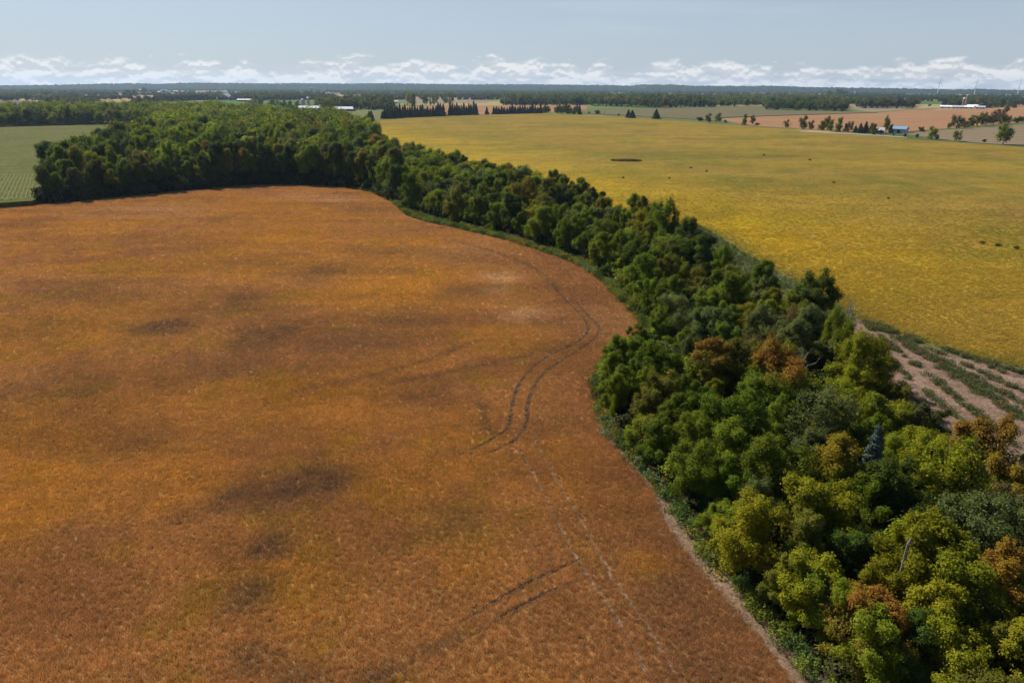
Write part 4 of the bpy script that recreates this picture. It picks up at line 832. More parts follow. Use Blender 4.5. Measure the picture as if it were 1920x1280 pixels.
# corn rows standing out at the near corner of the corn field
cr_poly = GP([(-60, 334), (72, 332), (76, 352), (74, 378), (62, 385), (0, 389), (-60, 393)], 0.0); lo, hi = cr_poly.min(0), cr_poly.max(0); rows = MB(); u = np.array([-.52, .854]); v_ = np.array([.854, .52]); rs = R_(50); c0 = cr_poly.mean(0)
for k in range(-70, 70):
    tt = np.arange(-110, 110, 3.0); p = c0 + v_ * k * 1.55 + u * tt[:, None]; p = p[inside(cr_poly, p[:, 0], p[:, 1])]; p = p[dist_line(cr_poly, p[:, 0], p[:, 1], True) > 2.0]
    if len(p) > 2: rows.tube([(a, b, 2.12 + rs.normal() * .10) for a, b in p], [.36] * len(p), 5)
mrow = rows.mesh('corn_rows', plain('corn_leaves', (.125, .145, .045), .9, .05, nscale=.9, namt=.6)); tag(link('corn_rows', mrow), 'rows of green corn at the near corner of the corn field', 'corn rows', kind='stuff')
sheet('farm_lane', GP([(1500, 247.2), (1580, 251), (1660, 256), (1700, 258.5), (1700, 256.9), (1660, 254), (1580, 248.8), (1500, 245.4)]), 0.0, .09, M_ROAD, 'pale gravel lane along the far edge of the yellow field')

# ------------------------------------------------------------------ distant wood blocks and tree lines (masses)
PM, PT = [], []
def mass(name, pts, h, sp_, label, dark=0.5, far=False, conifer=0.0, seed=1):
    rs = R_(seed); poly = GP(pts); q = poisson(poly, sp_, seed, maxn=1500); d = np.hypot(q[:, 0], q[:, 1]); n = len(q)
    if n == 0: return
    base = np.array([[.045, .07, .018], [.07, .088, .022], [.09, .092, .03], [.032, .05, .016]]); tint = base[rs.choice(4, n, p=[.35, .3, .15, .2])] * rs.uniform(.7, 1.3, (n, 1)) * (1.75 - .6 * dark)
    hh = h * rs.uniform(.55, 1.2, n) * (.7 + .6 * fbm(q[:, 0], q[:, 1], 45, 2)); con = rs.rand(n) < conifer; ms = FAR if far else LOW; k = len(ms); v = np.where(con, k + rs.randint(0, 2, n), rs.randint(0, k, n)); tint[con] = np.array([.022, .036, .015]) * rs.uniform(.8, 1.3, (con.sum(), 1))
    s = np.stack([hh * .085] * 2 + [hh * .1], 1); s[con] = np.stack([hh[con] * .075] * 2 + [hh[con] / 12 * 1.1], 1)
    tn = np.hstack([tint, np.where(rs.rand(n, 1) < .04, .4, 1.0)])
    scatter(name, q, rs.rand(n) * 6.28, s, v, tn, ms + SPRM, label, 'wood')
WB = [([(58, 177), (182, 176.5), (182, 171), (58, 170)], 14, 12, 'dark square wood behind the golden field', .4), ([(455, 189), (520, 187.5), (610, 186.5), (610, 181.5), (465, 182)], 15, 10, 'dark wood behind the farm meadow', .9),
      ([(606, 204), (640, 206), (735, 206), (738, 196), (690, 193), (610, 198)], 17, 9.5, 'mixed trees crowding behind the two white barns', .3), ([(735, 182), (846, 180.6), (850, 174), (735, 172)], 15, 11, 'pale wood left of the beige field', .0),
      ([(905, 181), (948, 180), (948, 174), (905, 174)], 15, 11, 'small dark wood right of the beige field', .7), ([(940, 197.5), (1104, 197), (1108, 187), (948, 186)], 17, 9.5, 'long wood behind the spruce windbreak', .5), ([(1106, 199), (1222, 202.5), (1226, 190), (1106, 189)], 18, 9.5, 'tall trees around the white farmhouse', .2),
      ([(1226, 203), (1332, 201.5), (1332, 190), (1232, 188)], 17, 9.5, 'trees behind the left end of the olive field', .3), ([(1334, 201), (1432, 198.5), (1582, 196.5), (1582, 186), (1345, 185)], 15, 10, 'long wood above the olive field', .2), ([(1432, 207), (1585, 209.5), (1588, 198), (1432, 197)], 15, 8.5, 'dark wood block standing on the olive field', .6),
      ([(1606, 203.4), (1712, 204), (1714, 198.5), (1606, 197.5)], 14, 8.5, 'low dark wood left of the right-hand farm', .8), ([(1560, 196), (1662, 197), (1662, 191.5), (1560, 190.5)], 14, 10, 'wood joining the two blocks on the right', .5), ([(1772, 200.5), (1797, 201.5), (1797, 194), (1772, 193.5)], 15, 8, 'dark trees at the left of the right-hand farm', .9),
      ([(1836, 203), (1856, 203), (1856, 195), (1836, 194)], 16, 8, 'dark trees at the right of the right-hand farm', .9), ([(1797, 195.5), (1846, 195.5), (1846, 190), (1797, 189.5)], 14, 9, 'trees behind the right-hand farm', .6), ([(-60, 179), (62, 178.5), (62, 172), (-60, 171)], 13, 13, 'wood at the far left under the horizon', .5),
      ([(452, 179), (560, 176.2), (560, 171), (452, 171.5)], 13, 13, 'wood behind the grey barn', .5), ([(1625, 182.5), (1695, 183), (1695, 178.5), (1625, 178)], 12, 14, 'small far wood under the right horizon', .6), ([(1340, 174), (1420, 174.5), (1500, 172.5), (1500, 169.5), (1340, 169)], 13, 15, 'far wood above the orange-tan field', .6),
      ([(640, 178.5), (735, 177), (735, 172), (640, 172)], 13, 13, 'wood below the long white far barn', .4), ([(88, 200), (130, 200), (180, 199), (180, 195), (100, 194)], 13, 9, 'clump of trees at the end of the ploughed field', .7)]
for k, (pts, h, sp_, lb, dk) in enumerate(WB):
    dm = np.hypot(*GP(pts).mean(0)); mass('wood_block', pts, h, sp_, lb, dk, far=dm > 2400, conifer=(.35 if k in (2, 5, 7) else .08), seed=400 + k)
for k, (a, b, lb) in enumerate([((250, 193.5), (402, 187.2), 'long dark conifer windbreak left of the grey barn'), ((406, 187.6), (427, 187.6), 'dark conifer row in front of the grey barn'), ((431, 187.8), (451, 187.8), 'dark conifer row right of the grey barn')]):
    pa, pb = G(*a), G(*b); u = (pb - pa) / np.linalg.norm(pb - pa); nn = np.array([-u[1], u[0]]) * 9
    q = np.vstack([along([pa, pb], 5.5, 440 + k, 0), along([pa, pb], 5.5, 450 + k, 6.0)]); rs = R_(460 + k); n = len(q); hh = rs.uniform(12, 17, n)
    scatter('conifer_windbreak', q, rs.rand(n) * 6.28, np.stack([hh * .09] * 2 + [hh / 12], 1), rs.randint(0, 2, n), np.array([.032, .052, .026]) * rs.uniform(.8, 1.3, (n, 1)), SPRM, lb, 'windbreak')
# lines of trees and copses strewn over the far plain
rs = R_(500); q, hh = [], []
for k in range(150):
    d = 2500 * (9200 / 2500.) ** rs.rand(); a = rs.uniform(-.80, .80); L = rs.uniform(120, 900) * (.6 + d / 6000); dp = rs.choice([8, 12, 60, 160], p=[.35, .3, .25, .1]) * (.6 + d / 5000); th = rs.normal() * .25; n = int(min(L * max(dp, 14) / 230, 160)) + 4
    u = rs.uniform(-.5, .5, n) * L; v = rs.uniform(-.5, .5, n) * dp; ca, sa = math.cos(-a + th), math.sin(-a + th)
    q.append(np.stack([d * math.sin(a) + u * ca - v * sa, d * math.cos(a) + u * sa + v * ca], 1)); hh.append(rs.uniform(8, 15, n))
q = np.vstack(q); hh = np.concatenate(hh); n = len(q)
scatter('far_treelines', q, rs.rand(n) * 6.28, np.stack([hh * .11] * 2 + [hh * .1], 1), rs.randint(0, len(FAR), n), np.hstack([np.array([.062, .084, .028]) * rs.uniform(.7, 1.3, (n, 1)), np.ones((n, 1))]), FAR, 'hedges, copses and tree lines strewn across the far plain', 'trees')
# wooded hills on the horizon
SKYL = [(-500, 163), (-200, 161.5), (0, 159.8), (60, 160), (150, 158), (200, 156.8), (260, 156.2), (300, 157.6), (340, 155.6), (400, 155.4), (500, 156.6), (560, 156), (650, 157), (720, 155.6), (760, 157), (900, 158.4), (1000, 158.4), (1100, 159.4), (1180, 160.6), (1205, 158.6), (1260, 158.8), (1300, 161),
        (1400, 161.6), (1450, 161), (1520, 163.4), (1600, 164.6), (1700, 166), (1790, 168), (1815, 167.6), (1835, 166.6), (1860, 168), (1920, 169), (2100, 171.8), (2500, 177)]
def hills(name, D0, D1, D2, skyl, seed, label, mat):
    rs = R_(seed); azs, zs = [], []
    for px, py in skyl:
        r = ray(px, py); hyp = math.hypot(r[0], r[1]); azs.append(math.atan2(r[0], r[1])); zs.append(H + D1 * r[2] / hyp)
    aa = np.linspace(azs[0], azs[-1], 1100); zt = np.maximum(np.interp(aa, azs, zs), 12); V, F_ = [], []; m = 14
    prof = [(D0 + (D1 - D0) * k / 9, (k / 9) ** 1.3) for k in range(10)] + [(D1 + (D2 - D1) * k / 4, 1 - .12 * k) for k in range(1, 4)] + [(D2, 0)]
    for i, a in enumerate(aa):
        for j, (d, f) in enumerate(prof):
            z = zt[i] * f + (rs.normal() * 3.0 + 4 * (fbm(np.array([i * 1.0]), np.array([j * 9.0]), 14, 2)[0] - .5) if 0 < j < m - 1 else 0) - (0.5 if j in (0, m - 1) else 0)
            V.append((d * math.sin(a), d * math.cos(a), max(z, -0.5)))
    for i in range(len(aa) - 1):
        for j in range(m - 1): F_.append((i * m + j, (i + 1) * m + j, (i + 1) * m + j + 1, i * m + j + 1))
    return tag(link(name, mesh_py(name, V, F_, mat)), label, kind='structure')
m, t, b, o = new_mat('wooded_slopes'); g = t.new('ShaderNodeNewGeometry'); P = g.outputs['Position']
n1_ = t.noise(P, 0.0016, 5, .6); n2_ = t.noise(P, 0.03, 5, .7); colr = t.mix(n2_, (.012, .020, .012), (.040, .055, .024)); colr = t.mix(t.ramp(n1_, .66, .70), colr, (.15, .13, .07)); t.link(colr, b.inputs['Base Color']); b.inputs['Specular IOR Level'].default_value = 0
hills('hills', 7600, 9800, 13500, SKYL, 3, 'low blue wooded hills along the horizon', m)

# ------------------------------------------------------------------ hedgerow trees, each one
def ptree(px, py, hpx, wpx, kind, col, label, group, aut=0.0):
    x, y = G(px, py); d = math.sqrt(x * x + y * y + H * H); k = d / F; h, wd = hpx * k * 1.03, wpx * k
    if kind == 'spruce': return spruce_tree(x, y, h, max(wd * 1.15, h * .46), np.array([.048, .072, .030]) * random.uniform(.8, 1.4), label, group, lod=1)
    if kind == 'bare': 
        root = bpy.data.objects.new('bare_shrub', None); COL.objects.link(root); root.location = (x, y, 0); link('trunk', bare_tree('bare_branches', int(px), h * 1.2, .12, M_BARK, 3, .5), root); return tag(root, label, 'shrub', group)
    me, tm, h0, w0 = (BUSH[random.randrange(3)], TRK_B, 2.1, 3.2) if kind == 'bush' else (LOWO[random.randrange(4)], TRK_R[random.randrange(3)], 9.8, 8.2)
    return make_tree(dict(x=x, y=y, h=h, w=wd, aut=aut), 'shrub' if kind == 'bush' else 'hedgerow_tree', me, tm, h0, w0, label, 'shrub' if kind == 'bush' else 'tree', group, np.array(COLR[col]))
HG = 'trees along the far edge of the yellow field'
for a in [(1178, 220.5, 13, 9, 'spruce', '', 'left of two dark spruces close together at the yellow field edge'), (1185, 221.5, 13, 12, 'spruce', '', 'right of two dark spruces close together at the yellow field edge'), (1230, 223, 16, 12, 'spruce', '', 'dark spruce standing alone before the olive field'),
          (1278, 227, 7, 4, 'bare', '', 'thin bare shrub right of the lone spruce'), (1311, 227, 6, 14, 'bush', 'dark green', 'low dark bush before the left of the hedgerow'), (1328, 229.5, 13, 11, 'tree', 'dusky', 'brownish dusky tree at the left of the right hedgerow'), (1346, 230, 16, 10, 'tree', 'green', 'green tree beside the dusky brownish one'),
          (1360, 231, 5, 5, 'bush', 'dark green', 'tiny dark bush between two pairs of hedgerow trees'), (1395, 234.5, 17, 10, 'tree', 'green', 'left of the two paired trees before the orange field'), (1410, 234, 14, 9, 'tree', 'dark green', 'right of the two paired trees before the orange field'), (1420, 235.5, 4, 9, 'bush', 'dark green', 'low bush right of the paired trees'),
          (1475, 240, 12, 9, 'tree', 'olive', 'small olive tree among bare shrubs in the hedgerow'), (1467, 239.5, 9, 5, 'bare', '', 'bare shrub left of the small olive tree'), (1482, 240, 8, 5, 'bare', '', 'bare shrub right of the small olive tree'), (1506, 242.5, 19, 14, 'tree', 'dark green', 'large dark round tree of the hedgerow'), (1521, 243, 13, 10, 'tree', 'green', 'small green tree right of the dark round one'),
          (1540, 244.5, 15, 15, 'tree', 'olive', 'olive tree at the left of the hedgerow clump'), (1550, 244, 20, 11, 'tree', 'dark green', 'dark tall tree in the middle of the hedgerow clump'), (1556, 245.5, 17, 11, 'tree', 'bright', 'bright green tree at the right of the hedgerow clump'), (1571, 247.5, 22, 12, 'tree', 'green', 'tall narrow green tree right of the clump'),
          (1584, 247, 12, 8, 'tree', 'dusky', 'small dusky tree left of the farm spruces'), (1591, 248, 17, 10, 'tree', 'dusky', 'taller dusky tree left of the farm spruces'), (1603, 249, 11, 8, 'spruce', '', 'leftmost spruce beside the blue shed farm'), (1612, 249.5, 15, 10, 'spruce', '', 'second spruce from left beside the blue shed farm'), (1622, 249, 17, 10, 'spruce', '', 'third spruce from left beside the blue shed farm'),
          (1632, 249.5, 15, 9, 'spruce', '', 'fourth spruce from left beside the blue shed farm'), (1638, 252.5, 17, 11, 'tree', 'olive', 'olive tree in front of the farm spruces'), (1650, 252.5, 7, 6, 'bush', 'green', 'small green bush in front of the farmhouse'), (1660, 249.5, 24, 9, 'tree', 'olive', 'tall slim olive tree left of the blue shed'), (1669, 250, 13, 9, 'tree', 'dark green', 'dark tree touching the blue shed'),
          (1675, 254.5, 3, 4, 'bush', 'dark green', 'tiny bush in front of the blue shed'), (1697, 257, 5, 6, 'bush', 'dark green', 'small bush right of the blue shed'), (1719, 258.5, 5, 6, 'bush', 'dark green', 'small bush left of the bright round tree'), (1746, 261, 17, 14, 'tree', 'bright', 'bright round tree in front of the striped stubble'), (1757, 262, 7, 6, 'bush', 'dusky', 'dusky bush right of the bright round tree'),
          (1793, 265, 16, 10, 'tree', 'green', 'slim green tree in front of the striped stubble'), (1800, 265, 9, 5, 'bare', '', 'bare shrub right of the slim green tree'), (1845, 267, 4, 7, 'bush', 'dark green', 'low dark bush left of the big right-hand tree'), (1880, 271, 27, 22, 'tree', 'green', 'big green tree at the right end of the yellow field'), (1727, 247.5, 7, 9, 'bush', 'dusky', 'round dusky bush on the line between orange and striped fields'),
          (1120, 214.5, 6, 12, 'bush', 'dark green', 'low wide bush right of the windbreak'), (1104, 214, 4, 4, 'bush', 'dark green', 'tiny bush at the right end of the windbreak'), (1160, 218, 4, 4, 'bush', 'dark green', 'tiny bush left of the two spruces'), (1133, 216, 7, 5, 'bare', '', 'bare shrub left of the two spruces')]:
    ptree(*a[:6], a[6], HG)
NUMW = ['leftmost', 'second', 'third', 'fourth', 'fifth', 'sixth', 'seventh', 'eighth', 'ninth', 'tenth', 'rightmost']
for k, (px, py) in enumerate([(1168, 334), (1255, 335), (1295, 316), (1325, 322), (1432, 292), (1518, 301), (1563, 343), (1665, 373), (1842, 457), (1870, 462), (1905, 467)]):
    ptree(px, py, 2.4 if k < 8 else 4, 5 if k < 8 else 10, 'bush', 'olive', '%s small dark weed clump from the left in the yellow field' % NUMW[k], 'weed clumps in the yellow field')
HR = 'trees of the hedgerow above the striped stubble'
for a in [(1779, 241.5, 9, 5, 'tree', 'dark green', 'small leftmost tree of the upper right hedgerow'), (1793, 241.5, 20, 15, 'tree', 'dark green', 'tall dark tree near the left of the upper right hedgerow'), (1806, 240, 11, 10, 'tree', 'brown', 'small brownish tree of the upper right hedgerow'), (1818, 239, 12, 12, 'tree', 'dark green', 'low dark tree of the upper right hedgerow'), (1832, 237.5, 18, 20, 'tree', 'olive', 'broad olive tree in the upper right hedgerow'),
          (1848, 236, 17, 16, 'tree', 'brown', 'first brown tree right of the broad olive one'), (1862, 235, 18, 16, 'tree', 'brown', 'second brown tree right of the broad olive one'), (1878, 233.5, 23, 17, 'tree', 'brown', 'tallest brown tree at the end of the upper right hedgerow'), (1889, 232, 12, 8, 'tree', 'brown', 'small brown tree right of the tallest one'), (1905, 230.5, 7, 12, 'bush', 'dark green', 'left low bush at the right edge of the orange field'),
          (1917, 229.5, 8, 12, 'bush', 'dark green', 'right low bush at the right edge of the orange field')]:
    ptree(*a[:6], a[6], HR)
FG = 'single trees about the far farms'
for a in [(514, 202.5, 14, 17, 'tree', 'green', 'round green tree alone at the left of the farm meadow'), (533, 202.5, 11, 14, 'tree', 'green', 'left tree of the pair behind the silos'), (545, 202.5, 11, 13, 'tree', 'green', 'right tree of the pair behind the silos'), (558, 202, 10, 10, 'tree', 'dark green', 'small tree left of the silos'), (594, 203, 13, 9, 'tree', 'green', 'narrow tree right of the taller silo'),
          (611, 206, 21, 26, 'tree', 'green', 'broad dark green tree between the two white barns'), (488, 197.5, 11, 12, 'tree', 'grey-green', 'small round tree at the left end of the farm meadow'), (475, 197, 9, 22, 'tree', 'green', 'wide low tree below the white shed roof'), (704, 207, 8, 18, 'bush', 'dark green', 'wide dark bush at the right of the hay field'),
          (768, 199, 23, 12, 'tree', 'yellow-green', 'leftmost tall pale poplar behind the windbreak'), (776, 199, 20, 10, 'tree', 'olive', 'second tall poplar behind the windbreak'), (797, 198, 17, 11, 'tree', 'grey-green', 'third tall poplar behind the windbreak'), (807, 197, 15, 5, 'tree', 'green', 'slim fourth poplar behind the windbreak'), (815, 197, 17, 9, 'tree', 'grey-green', 'fifth poplar behind the windbreak'), (836, 196, 13, 9, 'tree', 'green', 'sixth poplar behind the windbreak'), (846, 199, 23, 9, 'tree', 'grey-green', 'rightmost tallest poplar behind the windbreak'),
          (234, 182.5, 9, 7, 'tree', 'dark green', 'left of three trees in the golden field'), (243, 183.5, 12, 7, 'tree', 'dark green', 'middle of three trees in the golden field'), (252, 181, 9, 7, 'tree', 'dark green', 'right of three trees in the golden field'), (52, 190, 10, 11, 'tree', 'dark green', 'dark tree at the corner of the ploughed field'), (3, 190, 9, 14, 'tree', 'dark green', 'dark tree at the left edge above the ploughed field'), (14, 190, 6, 5, 'tree', 'dark green', 'small tree near the left edge above the ploughed field'),
          (82, 190.5, 10, 20, 'tree', 'olive', 'wide tree between ploughed and golden fields'), (180, 194, 7, 13, 'bush', 'dark green', 'dark bush below the golden field'), (129, 178.5, 3, 8, 'bush', 'dark green', 'dark bush at the top edge of the golden field'), (272, 176, 9, 7, 'tree', 'dark green', 'dark tree left of the red barn'), (1272, 181, 9, 5, 'tree', 'brown', 'small brown tree in the far orange-tan field'), (1492, 180, 5, 6, 'tree', 'brown', 'tiny brown tree above the long wood'),
          (1554, 181, 8, 11, 'tree', 'dark green', 'left dark tree near the far grey silo'), (1576, 181, 11, 15, 'tree', 'dark green', 'broad dark tree left of the far grey silo'), (1708, 194, 8, 9, 'tree', 'dark green', 'left dark tree by the right meadow'), (1721, 194, 7, 8, 'tree', 'green', 'right tree by the right meadow'), (1767, 200, 6, 5, 'tree', 'dark green', 'small dark tree left of the farm roofs'), (1866, 201.5, 6, 10, 'tree', 'dark green', 'left tree of the row right of the farm'), (1879, 201.5, 11, 9, 'tree', 'dark green', 'tallest tree of the row right of the farm'),
          (1891, 202, 7, 9, 'tree', 'dark green', 'third tree of the row right of the farm'), (1902, 203, 6, 8, 'tree', 'dark green', 'last tree of the row right of the farm'), (1743, 199.5, 3, 5, 'bush', 'dusky', 'tiny bush in the buff field')]:
    ptree(*a[:6], a[6], FG)
rs = R_(60); row = []; x = 644.0
while x < 699: row.append((x, 232.5 - (x - 644) * 0.105, 17 if x < 656 or x > 690 else rs.uniform(8, 12), rs.uniform(7, 9))); x += rs.uniform(3.8, 5.2)
for k, (px, py, hp, wp) in enumerate(row): ptree(px, py, hp, wp, 'spruce', '', '%s spruce from the left in the short row before the hay field' % nth(k + 1), 'short spruce row before the hay field')
row = []; x = 717.0; base = [(717, 224), (760, 221), (870, 216.5), (1000, 213.2), (1035, 213.2), (1090, 215.5)]
while x < 1090:
    if not (836 < x < 841 or 897 < x < 909 or 917 < x < 922 or 1031 < x < 1040):
        by = np.interp(x, [p[0] for p in base], [p[1] for p in base]); row.append((x, by - .6, (rs.uniform(16, 23) if x < 900 else rs.uniform(12, 17)) * (.8 if rs.rand() < .2 else 1), rs.uniform(6.5, 9)))
    x += rs.uniform(3.6, 5.6)
for k, (px, py, hp, wp) in enumerate(row): ptree(px, py, hp, wp if rs.rand() < .75 else wp * 1.3, 'spruce' if (px < 1000 or rs.rand() < .4) else 'tree', 'dark green', '%s tree from the left in the long dark windbreak beyond the yellow field' % nth(k + 1), 'long dark windbreak beyond the yellow field')

# ------------------------------------------------------------------ farm buildings
def barn(px, py, wpx, hw, hr, depth, roof, wall, name, label, group=None, lean=False, rot=0.0, doors=2):
    x, y = G(px, py); d = math.sqrt(x * x + y * y + H * H); wm = wpx * d / F; root = bpy.data.objects.new(name, None); COL.objects.link(root); root.location = (x, y, 0); root.rotation_euler.z = rot - math.atan2(x, y)
    a, e = wm / 2, depth / 2; W_ = MB().box(-a, a, -e, e, 0, hw); W_.add([(-a, -e, hw), (-a, e, hw), (-a, 0, hr - .25), (a, -e, hw), (a, e, hw), (a, 0, hr - .25)], [(0, 2, 1), (3, 4, 5)]); link('wall', W_.mesh('barn_wall', wall), root)
    R2 = MB(); o_ = .6; z0 = hw - (hr - hw) * o_ / e
    for s in (-1, 1): R2.add([(-a - .5, s * (e + o_), z0), (a + .5, s * (e + o_), z0), (a + .5, 0, hr), (-a - .5, 0, hr), (-a - .5, s * (e + o_), z0 + .3), (a + .5, s * (e + o_), z0 + .3), (a + .5, 0, hr + .3), (-a - .5, 0, hr + .3)], [(0, 1, 2, 3), (7, 6, 5, 4), (0, 4, 5, 1), (1, 5, 6, 2), (0, 3, 7, 4)])
    link('roof', R2.mesh('barn_roof', roof), root)
    for k in range(doors):
        cx = -a + 2 * a * (k + .5) / doors; link('door', MB().box(cx - 1.6, cx + 1.6, -e - .06, -e + .1, .02, min(3.2, hw * .8)).mesh('barn_door', M_DOOR), root)
    if lean:
        L_ = MB().box(a + .02, a + 5.5, -e * .8, e * .6, 0, hw * .62); link('side_wall', L_.mesh('lean_to_wall', wall), root); link('side_roof', MB().add([(a + .05, -e * .85, hw * .95), (a + 6, -e * .85, hw * .66), (a + 6, e * .65, hw * .66), (a + .05, e * .65, hw * .95), (a + .05, -e * .85, hw * .95 + .2), (a + 6, -e * .85, hw * .66 + .2), (a + 6, e * .65, hw * .66 + .2), (a + .05, e * .65, hw * .95 + .2)], [(3, 2, 1, 0), (4, 5, 6, 7), (0, 1, 5, 4), (1, 2, 6, 5), (2, 3, 7, 6)]).mesh('lean_to_roof', roof), root)
    return tag(root, label, 'barn' if 'barn' in name else ('house' if 'house' in name else 'shed'), group)
def silo(px, py, wm, h, mat, cap, label, group=None):
    x, y = G(px, py); root = bpy.data.objects.new('silo', None); COL.objects.link(root); root.location = (x, y, 0); r = wm / 2
    link('wall', MB().tube([(0, 0, 0), (0, 0, h)], [r, r], 16).mesh('silo_wall', mat), root)
    link('dome', MB().tube([(0, 0, h + .02), (0, 0, h + r * .4), (0, 0, h + r * .7), (0, 0, h + r * .86)], [r * 1.03, r * .88, r * .55, r * .12], 16).mesh('silo_dome', cap), root)
    b = MB()
    for k in range(1, 6): b.tube([(0, 0, h * k / 6 - .1), (0, 0, h * k / 6 + .1)], [r + .07, r + .07], 16)
    link('hoop', b.mesh('silo_hoops', M_GREYR), root); return tag(root, label, 'silo', group)
BG = 'farm with two long white-roofed barns'
barn(579, 207.5, 33, 4.2, 8.6, 17, M_WHITE, M_DARKW, 'barn', 'left of two long white-roofed dark barns', BG, True, .1, 4); barn(644, 208.6, 32, 4.0, 8.0, 16, M_WHITE, M_DARKW, 'barn', 'right of two long white-roofed dark barns', BG, True, .1, 4)
silo(569, 204.5, 8.0, 17, M_CONC, M_GREYR, 'shorter wide grey silo behind the left white barn', BG); silo(579, 204, 6.2, 21, M_CONC, M_WHITE, 'taller slim silo with white dome behind the left white barn', BG); silo(600.5, 206.5, 4.0, 8.5, M_WHITE, M_WHITE, 'small white grain bin at the right end of the left barn', BG)
barn(424, 186.6, 13, 9, 20, 34, M_GREYR, M_GREYR, 'barn', 'tall grey barn between the conifer rows', rot=.9, doors=1); barn(460, 190.3, 25, 4.5, 7.0, 14, M_WHITE, M_DARKW, 'barn', 'low white-roofed barn at the end of the bright meadow', doors=3)
barn(307, 173.3, 11, 8, 17, 26, M_GREYR, M_REDW, 'barn', 'red-brown far barn above the golden field', rot=.5, doors=1); barn(299, 173.8, 9, 4.5, 8, 20, M_WHITE, M_PALEW, 'barn', 'white-roofed far barn left of the red-brown one', doors=1); barn(328, 172.4, 7, 5, 9, 18, M_WHITE, M_REDW, 'barn', 'small white-roofed far barn right of the red-brown one', doors=1)
for a in [(353.5, 173.2, 7, 'white far shed alone above the golden field'), (424.5, 169.8, 6, 'small white far shed behind the grey barn'), (437, 168.6, 9, 'grey-white far shed behind the grey barn'), (478, 168.4, 9, 'left white far shed beneath the hills'), (195, 168.3, 5, 'white far shed right of the dark square wood'), (241, 167.8, 5, 'bright white far shed beneath the left hills'), (528, 166.2, 16, 'long white far barn beneath the hills'),
          (659, 171.9, 33, 'very long white far barn right of centre left'), (550, 168.6, 22, 'long pale far barn above the conifer wood'), (262, 169.5, 4, 'tiny white far shed left of the red barn'), (1866, 188.4, 26, 'long white barn at the right above the farm'), (1693, 182.2, 6, 'white far shed under the right horizon'), (1541, 178.6, 10, 'dusky far barn left of the grey silo'), (1312, 179.6, 14, 'pale far house group above the long wood'), (982, 169, 5, 'tiny white far shed in the middle distance')]:
    barn(a[0], a[1], a[2], 5, 9.0, 20, M_WHITE if 'dusky' not in a[3] else M_GREYR, M_PALEW if 'dusky' not in a[3] else M_REDW, 'far_barn', a[3], 'scattered far barns and sheds', doors=2)
for px, lb in ((1345, 'left of three long pale greenhouses under the horizon'), (1357, 'middle of three long pale greenhouses under the horizon'), (1368, 'right of three long pale greenhouses under the horizon')): barn(px, 170.6 + (px - 1345) * .03, 11, 5, 9, 60, M_WHITE, M_PALEW, 'greenhouse_shed', lb, 'pale greenhouses', doors=1)
barn(738, 194.5, 16, 5, 9, 18, M_GREYR, M_PALEW, 'barn', 'grey-roofed barn right of the white barns among trees', doors=2); barn(1133, 181, 8, 6, 10, 12, M_WHITE, M_PALEW, 'farmhouse', 'white farmhouse among the tall trees', doors=1); barn(1139, 179.6, 6, 6, 9, 12, M_BLUE, M_PALEW, 'farm_shed', 'blue-roofed shed behind the white farmhouse', doors=1)
silo(380, 168.5, 9, 22, M_CONC, M_WHITE, 'left far silo with white dome', 'pair of white-domed far silos'); silo(387, 168.8, 13, 22, M_CONC, M_WHITE, 'right wider far silo with white dome', 'pair of white-domed far silos')
silo(1601.5, 182.2, 6.5, 26, M_CONC, M_WHITE, 'far grey silo with white cap under the right horizon'); silo(1805, 201, 6.5, 21, M_BRICK, M_WHITE, 'brown silo with white cap at the right-hand farm', 'right-hand farm'); silo(1811, 197.5, 6.5, 27, M_BRICK, M_GREYR, 'taller brown silo behind at the right-hand farm', 'right-hand farm')
for px, py, wp, dp, rf, lb in [(1779, 203, 24, 20, M_WHITE, 'leftmost low white-roofed barn of the right-hand farm'), (1795, 203.5, 14, 22, M_GREYR, 'grey-roofed barn of the right-hand farm'), (1812, 203.6, 18, 20, M_WHITE, 'middle white-roofed barn of the right-hand farm'), (1830, 201.5, 24, 26, M_WHITE, 'broad bright white-roofed barn of the right-hand farm'), (1838, 204, 12, 14, M_GREYR, 'small grey shed at the right end of the farm')]:
    barn(px, py, wp, 3.6, 6.4, dp, rf, M_PALEW, 'barn', lb, 'right-hand farm', doors=3)
barn(1687, 249.3, 20, 4.2, 6.6, 11, M_BLUE, M_GREYR, 'blue_shed', 'blue-roofed metal shed behind the yellow field', doors=1, rot=-.25); barn(1649, 250, 12, 3.2, 5.6, 8, M_GREYR, M_REDW, 'farmhouse', 'low house half hidden by trees left of the blue shed', doors=1)

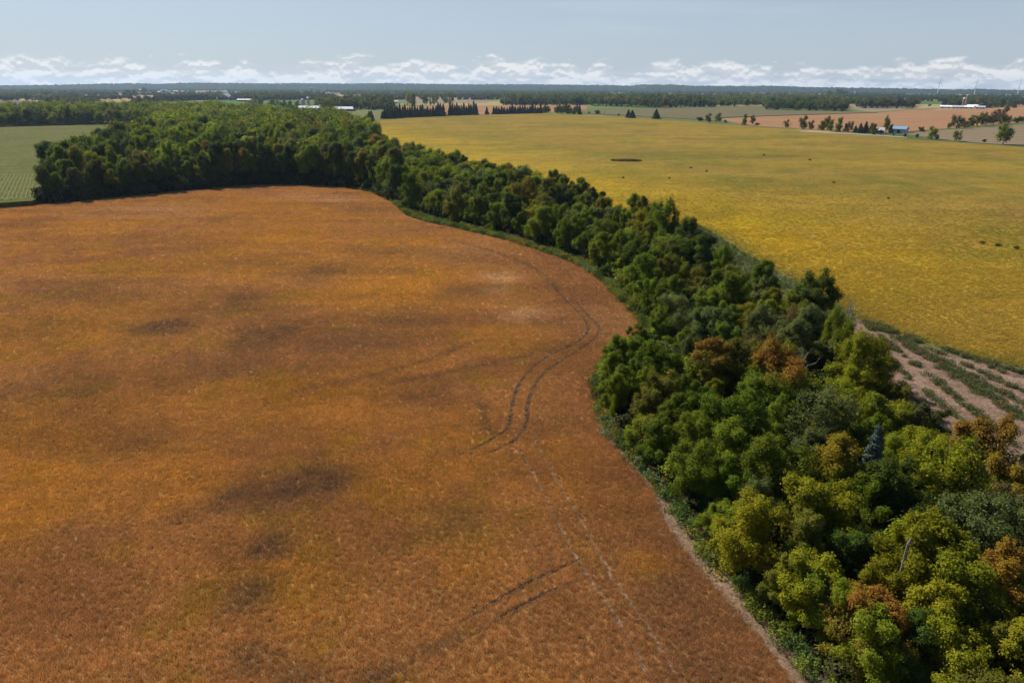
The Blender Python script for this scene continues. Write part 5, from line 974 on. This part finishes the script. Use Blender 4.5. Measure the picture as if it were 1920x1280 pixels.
# ------------------------------------------------------------------ wind turbines on the right horizon
for px, py, sp0, lb in [(1758, 174, .30, 'left of three wind turbines on the right horizon'), (1827, 175.5, .12, 'middle of three wind turbines on the right horizon'), (1908, 176.5, -.05, 'right of three wind turbines on the right horizon')]:
    r = ray(px, py); a = math.atan2(r[0], r[1]); D = 7000.0; root = bpy.data.objects.new('wind_turbine', None); COL.objects.link(root); root.location = (D * math.sin(a), D * math.cos(a), 0); root.rotation_euler.z = -a + .35
    link('tower', MB().tube([(0, 0, 0), (0, 0, 92)], [3.4, 2.0], 14).mesh('turbine_tower', M_TURB), root); link('nacelle', MB().box(-2, 2, -4, 7, 91.5, 96).mesh('turbine_nacelle', M_TURB), root); link('hub', MB().tube([(0, -4, 94), (0, -6, 94), (0, -7.2, 94)], [1.9, 1.7, .5], 12).mesh('turbine_hub', M_TURB), root)
    for k in range(3):
        an = sp0 + k * 2 * math.pi / 3; u = Vector((math.sin(an), 0, math.cos(an))); wv = Vector((math.cos(an), 0, -math.sin(an))); b = MB(); ps = []
        for f, cw_, th in ((0, 1.4, 1.0), (.15, 3.0, .7), (.5, 1.9, .35), (1, .4, .1)):
            c = Vector((0, -5.4, 94)) + u * (1.2 + 46 * f); ps += [c - wv * cw_ * .4 + Vector((0, -th * .5, 0)), c + wv * cw_ * .6, c - wv * cw_ * .4 + Vector((0, th * .5, 0))]
        b.add(ps, [(i * 3 + j, i * 3 + (j + 1) % 3, i * 3 + 3 + (j + 1) % 3, i * 3 + 3 + j) for i in range(3) for j in range(3)] + [(9, 10, 11), (2, 1, 0)]); link('blade', b.mesh('turbine_blade', M_TURB), root)
    tag(root, lb, 'wind turbine', 'wind turbines on the right horizon')

# ------------------------------------------------------------------ haze
hm = bpy.data.materials.new('haze'); hm.use_nodes = True; t = NT(hm.node_tree); t.n.clear(); o = t.new('ShaderNodeOutputMaterial'); pv = t.new('ShaderNodeVolumePrincipled')
pv.inputs['Color'].default_value = (.54, .74, 1.0, 1); pv.inputs['Density'].default_value = HAZE; pv.inputs['Anisotropy'].default_value = 0.25; t.link(pv.outputs[0], o.inputs['Volume'])
hb = link('haze', MB().box(-15300, 15300, -15300, 15300, -1.5, 180).mesh('haze', hm)); tag(hb, 'thin bluish haze over the whole landscape', 'haze', kind='stuff')
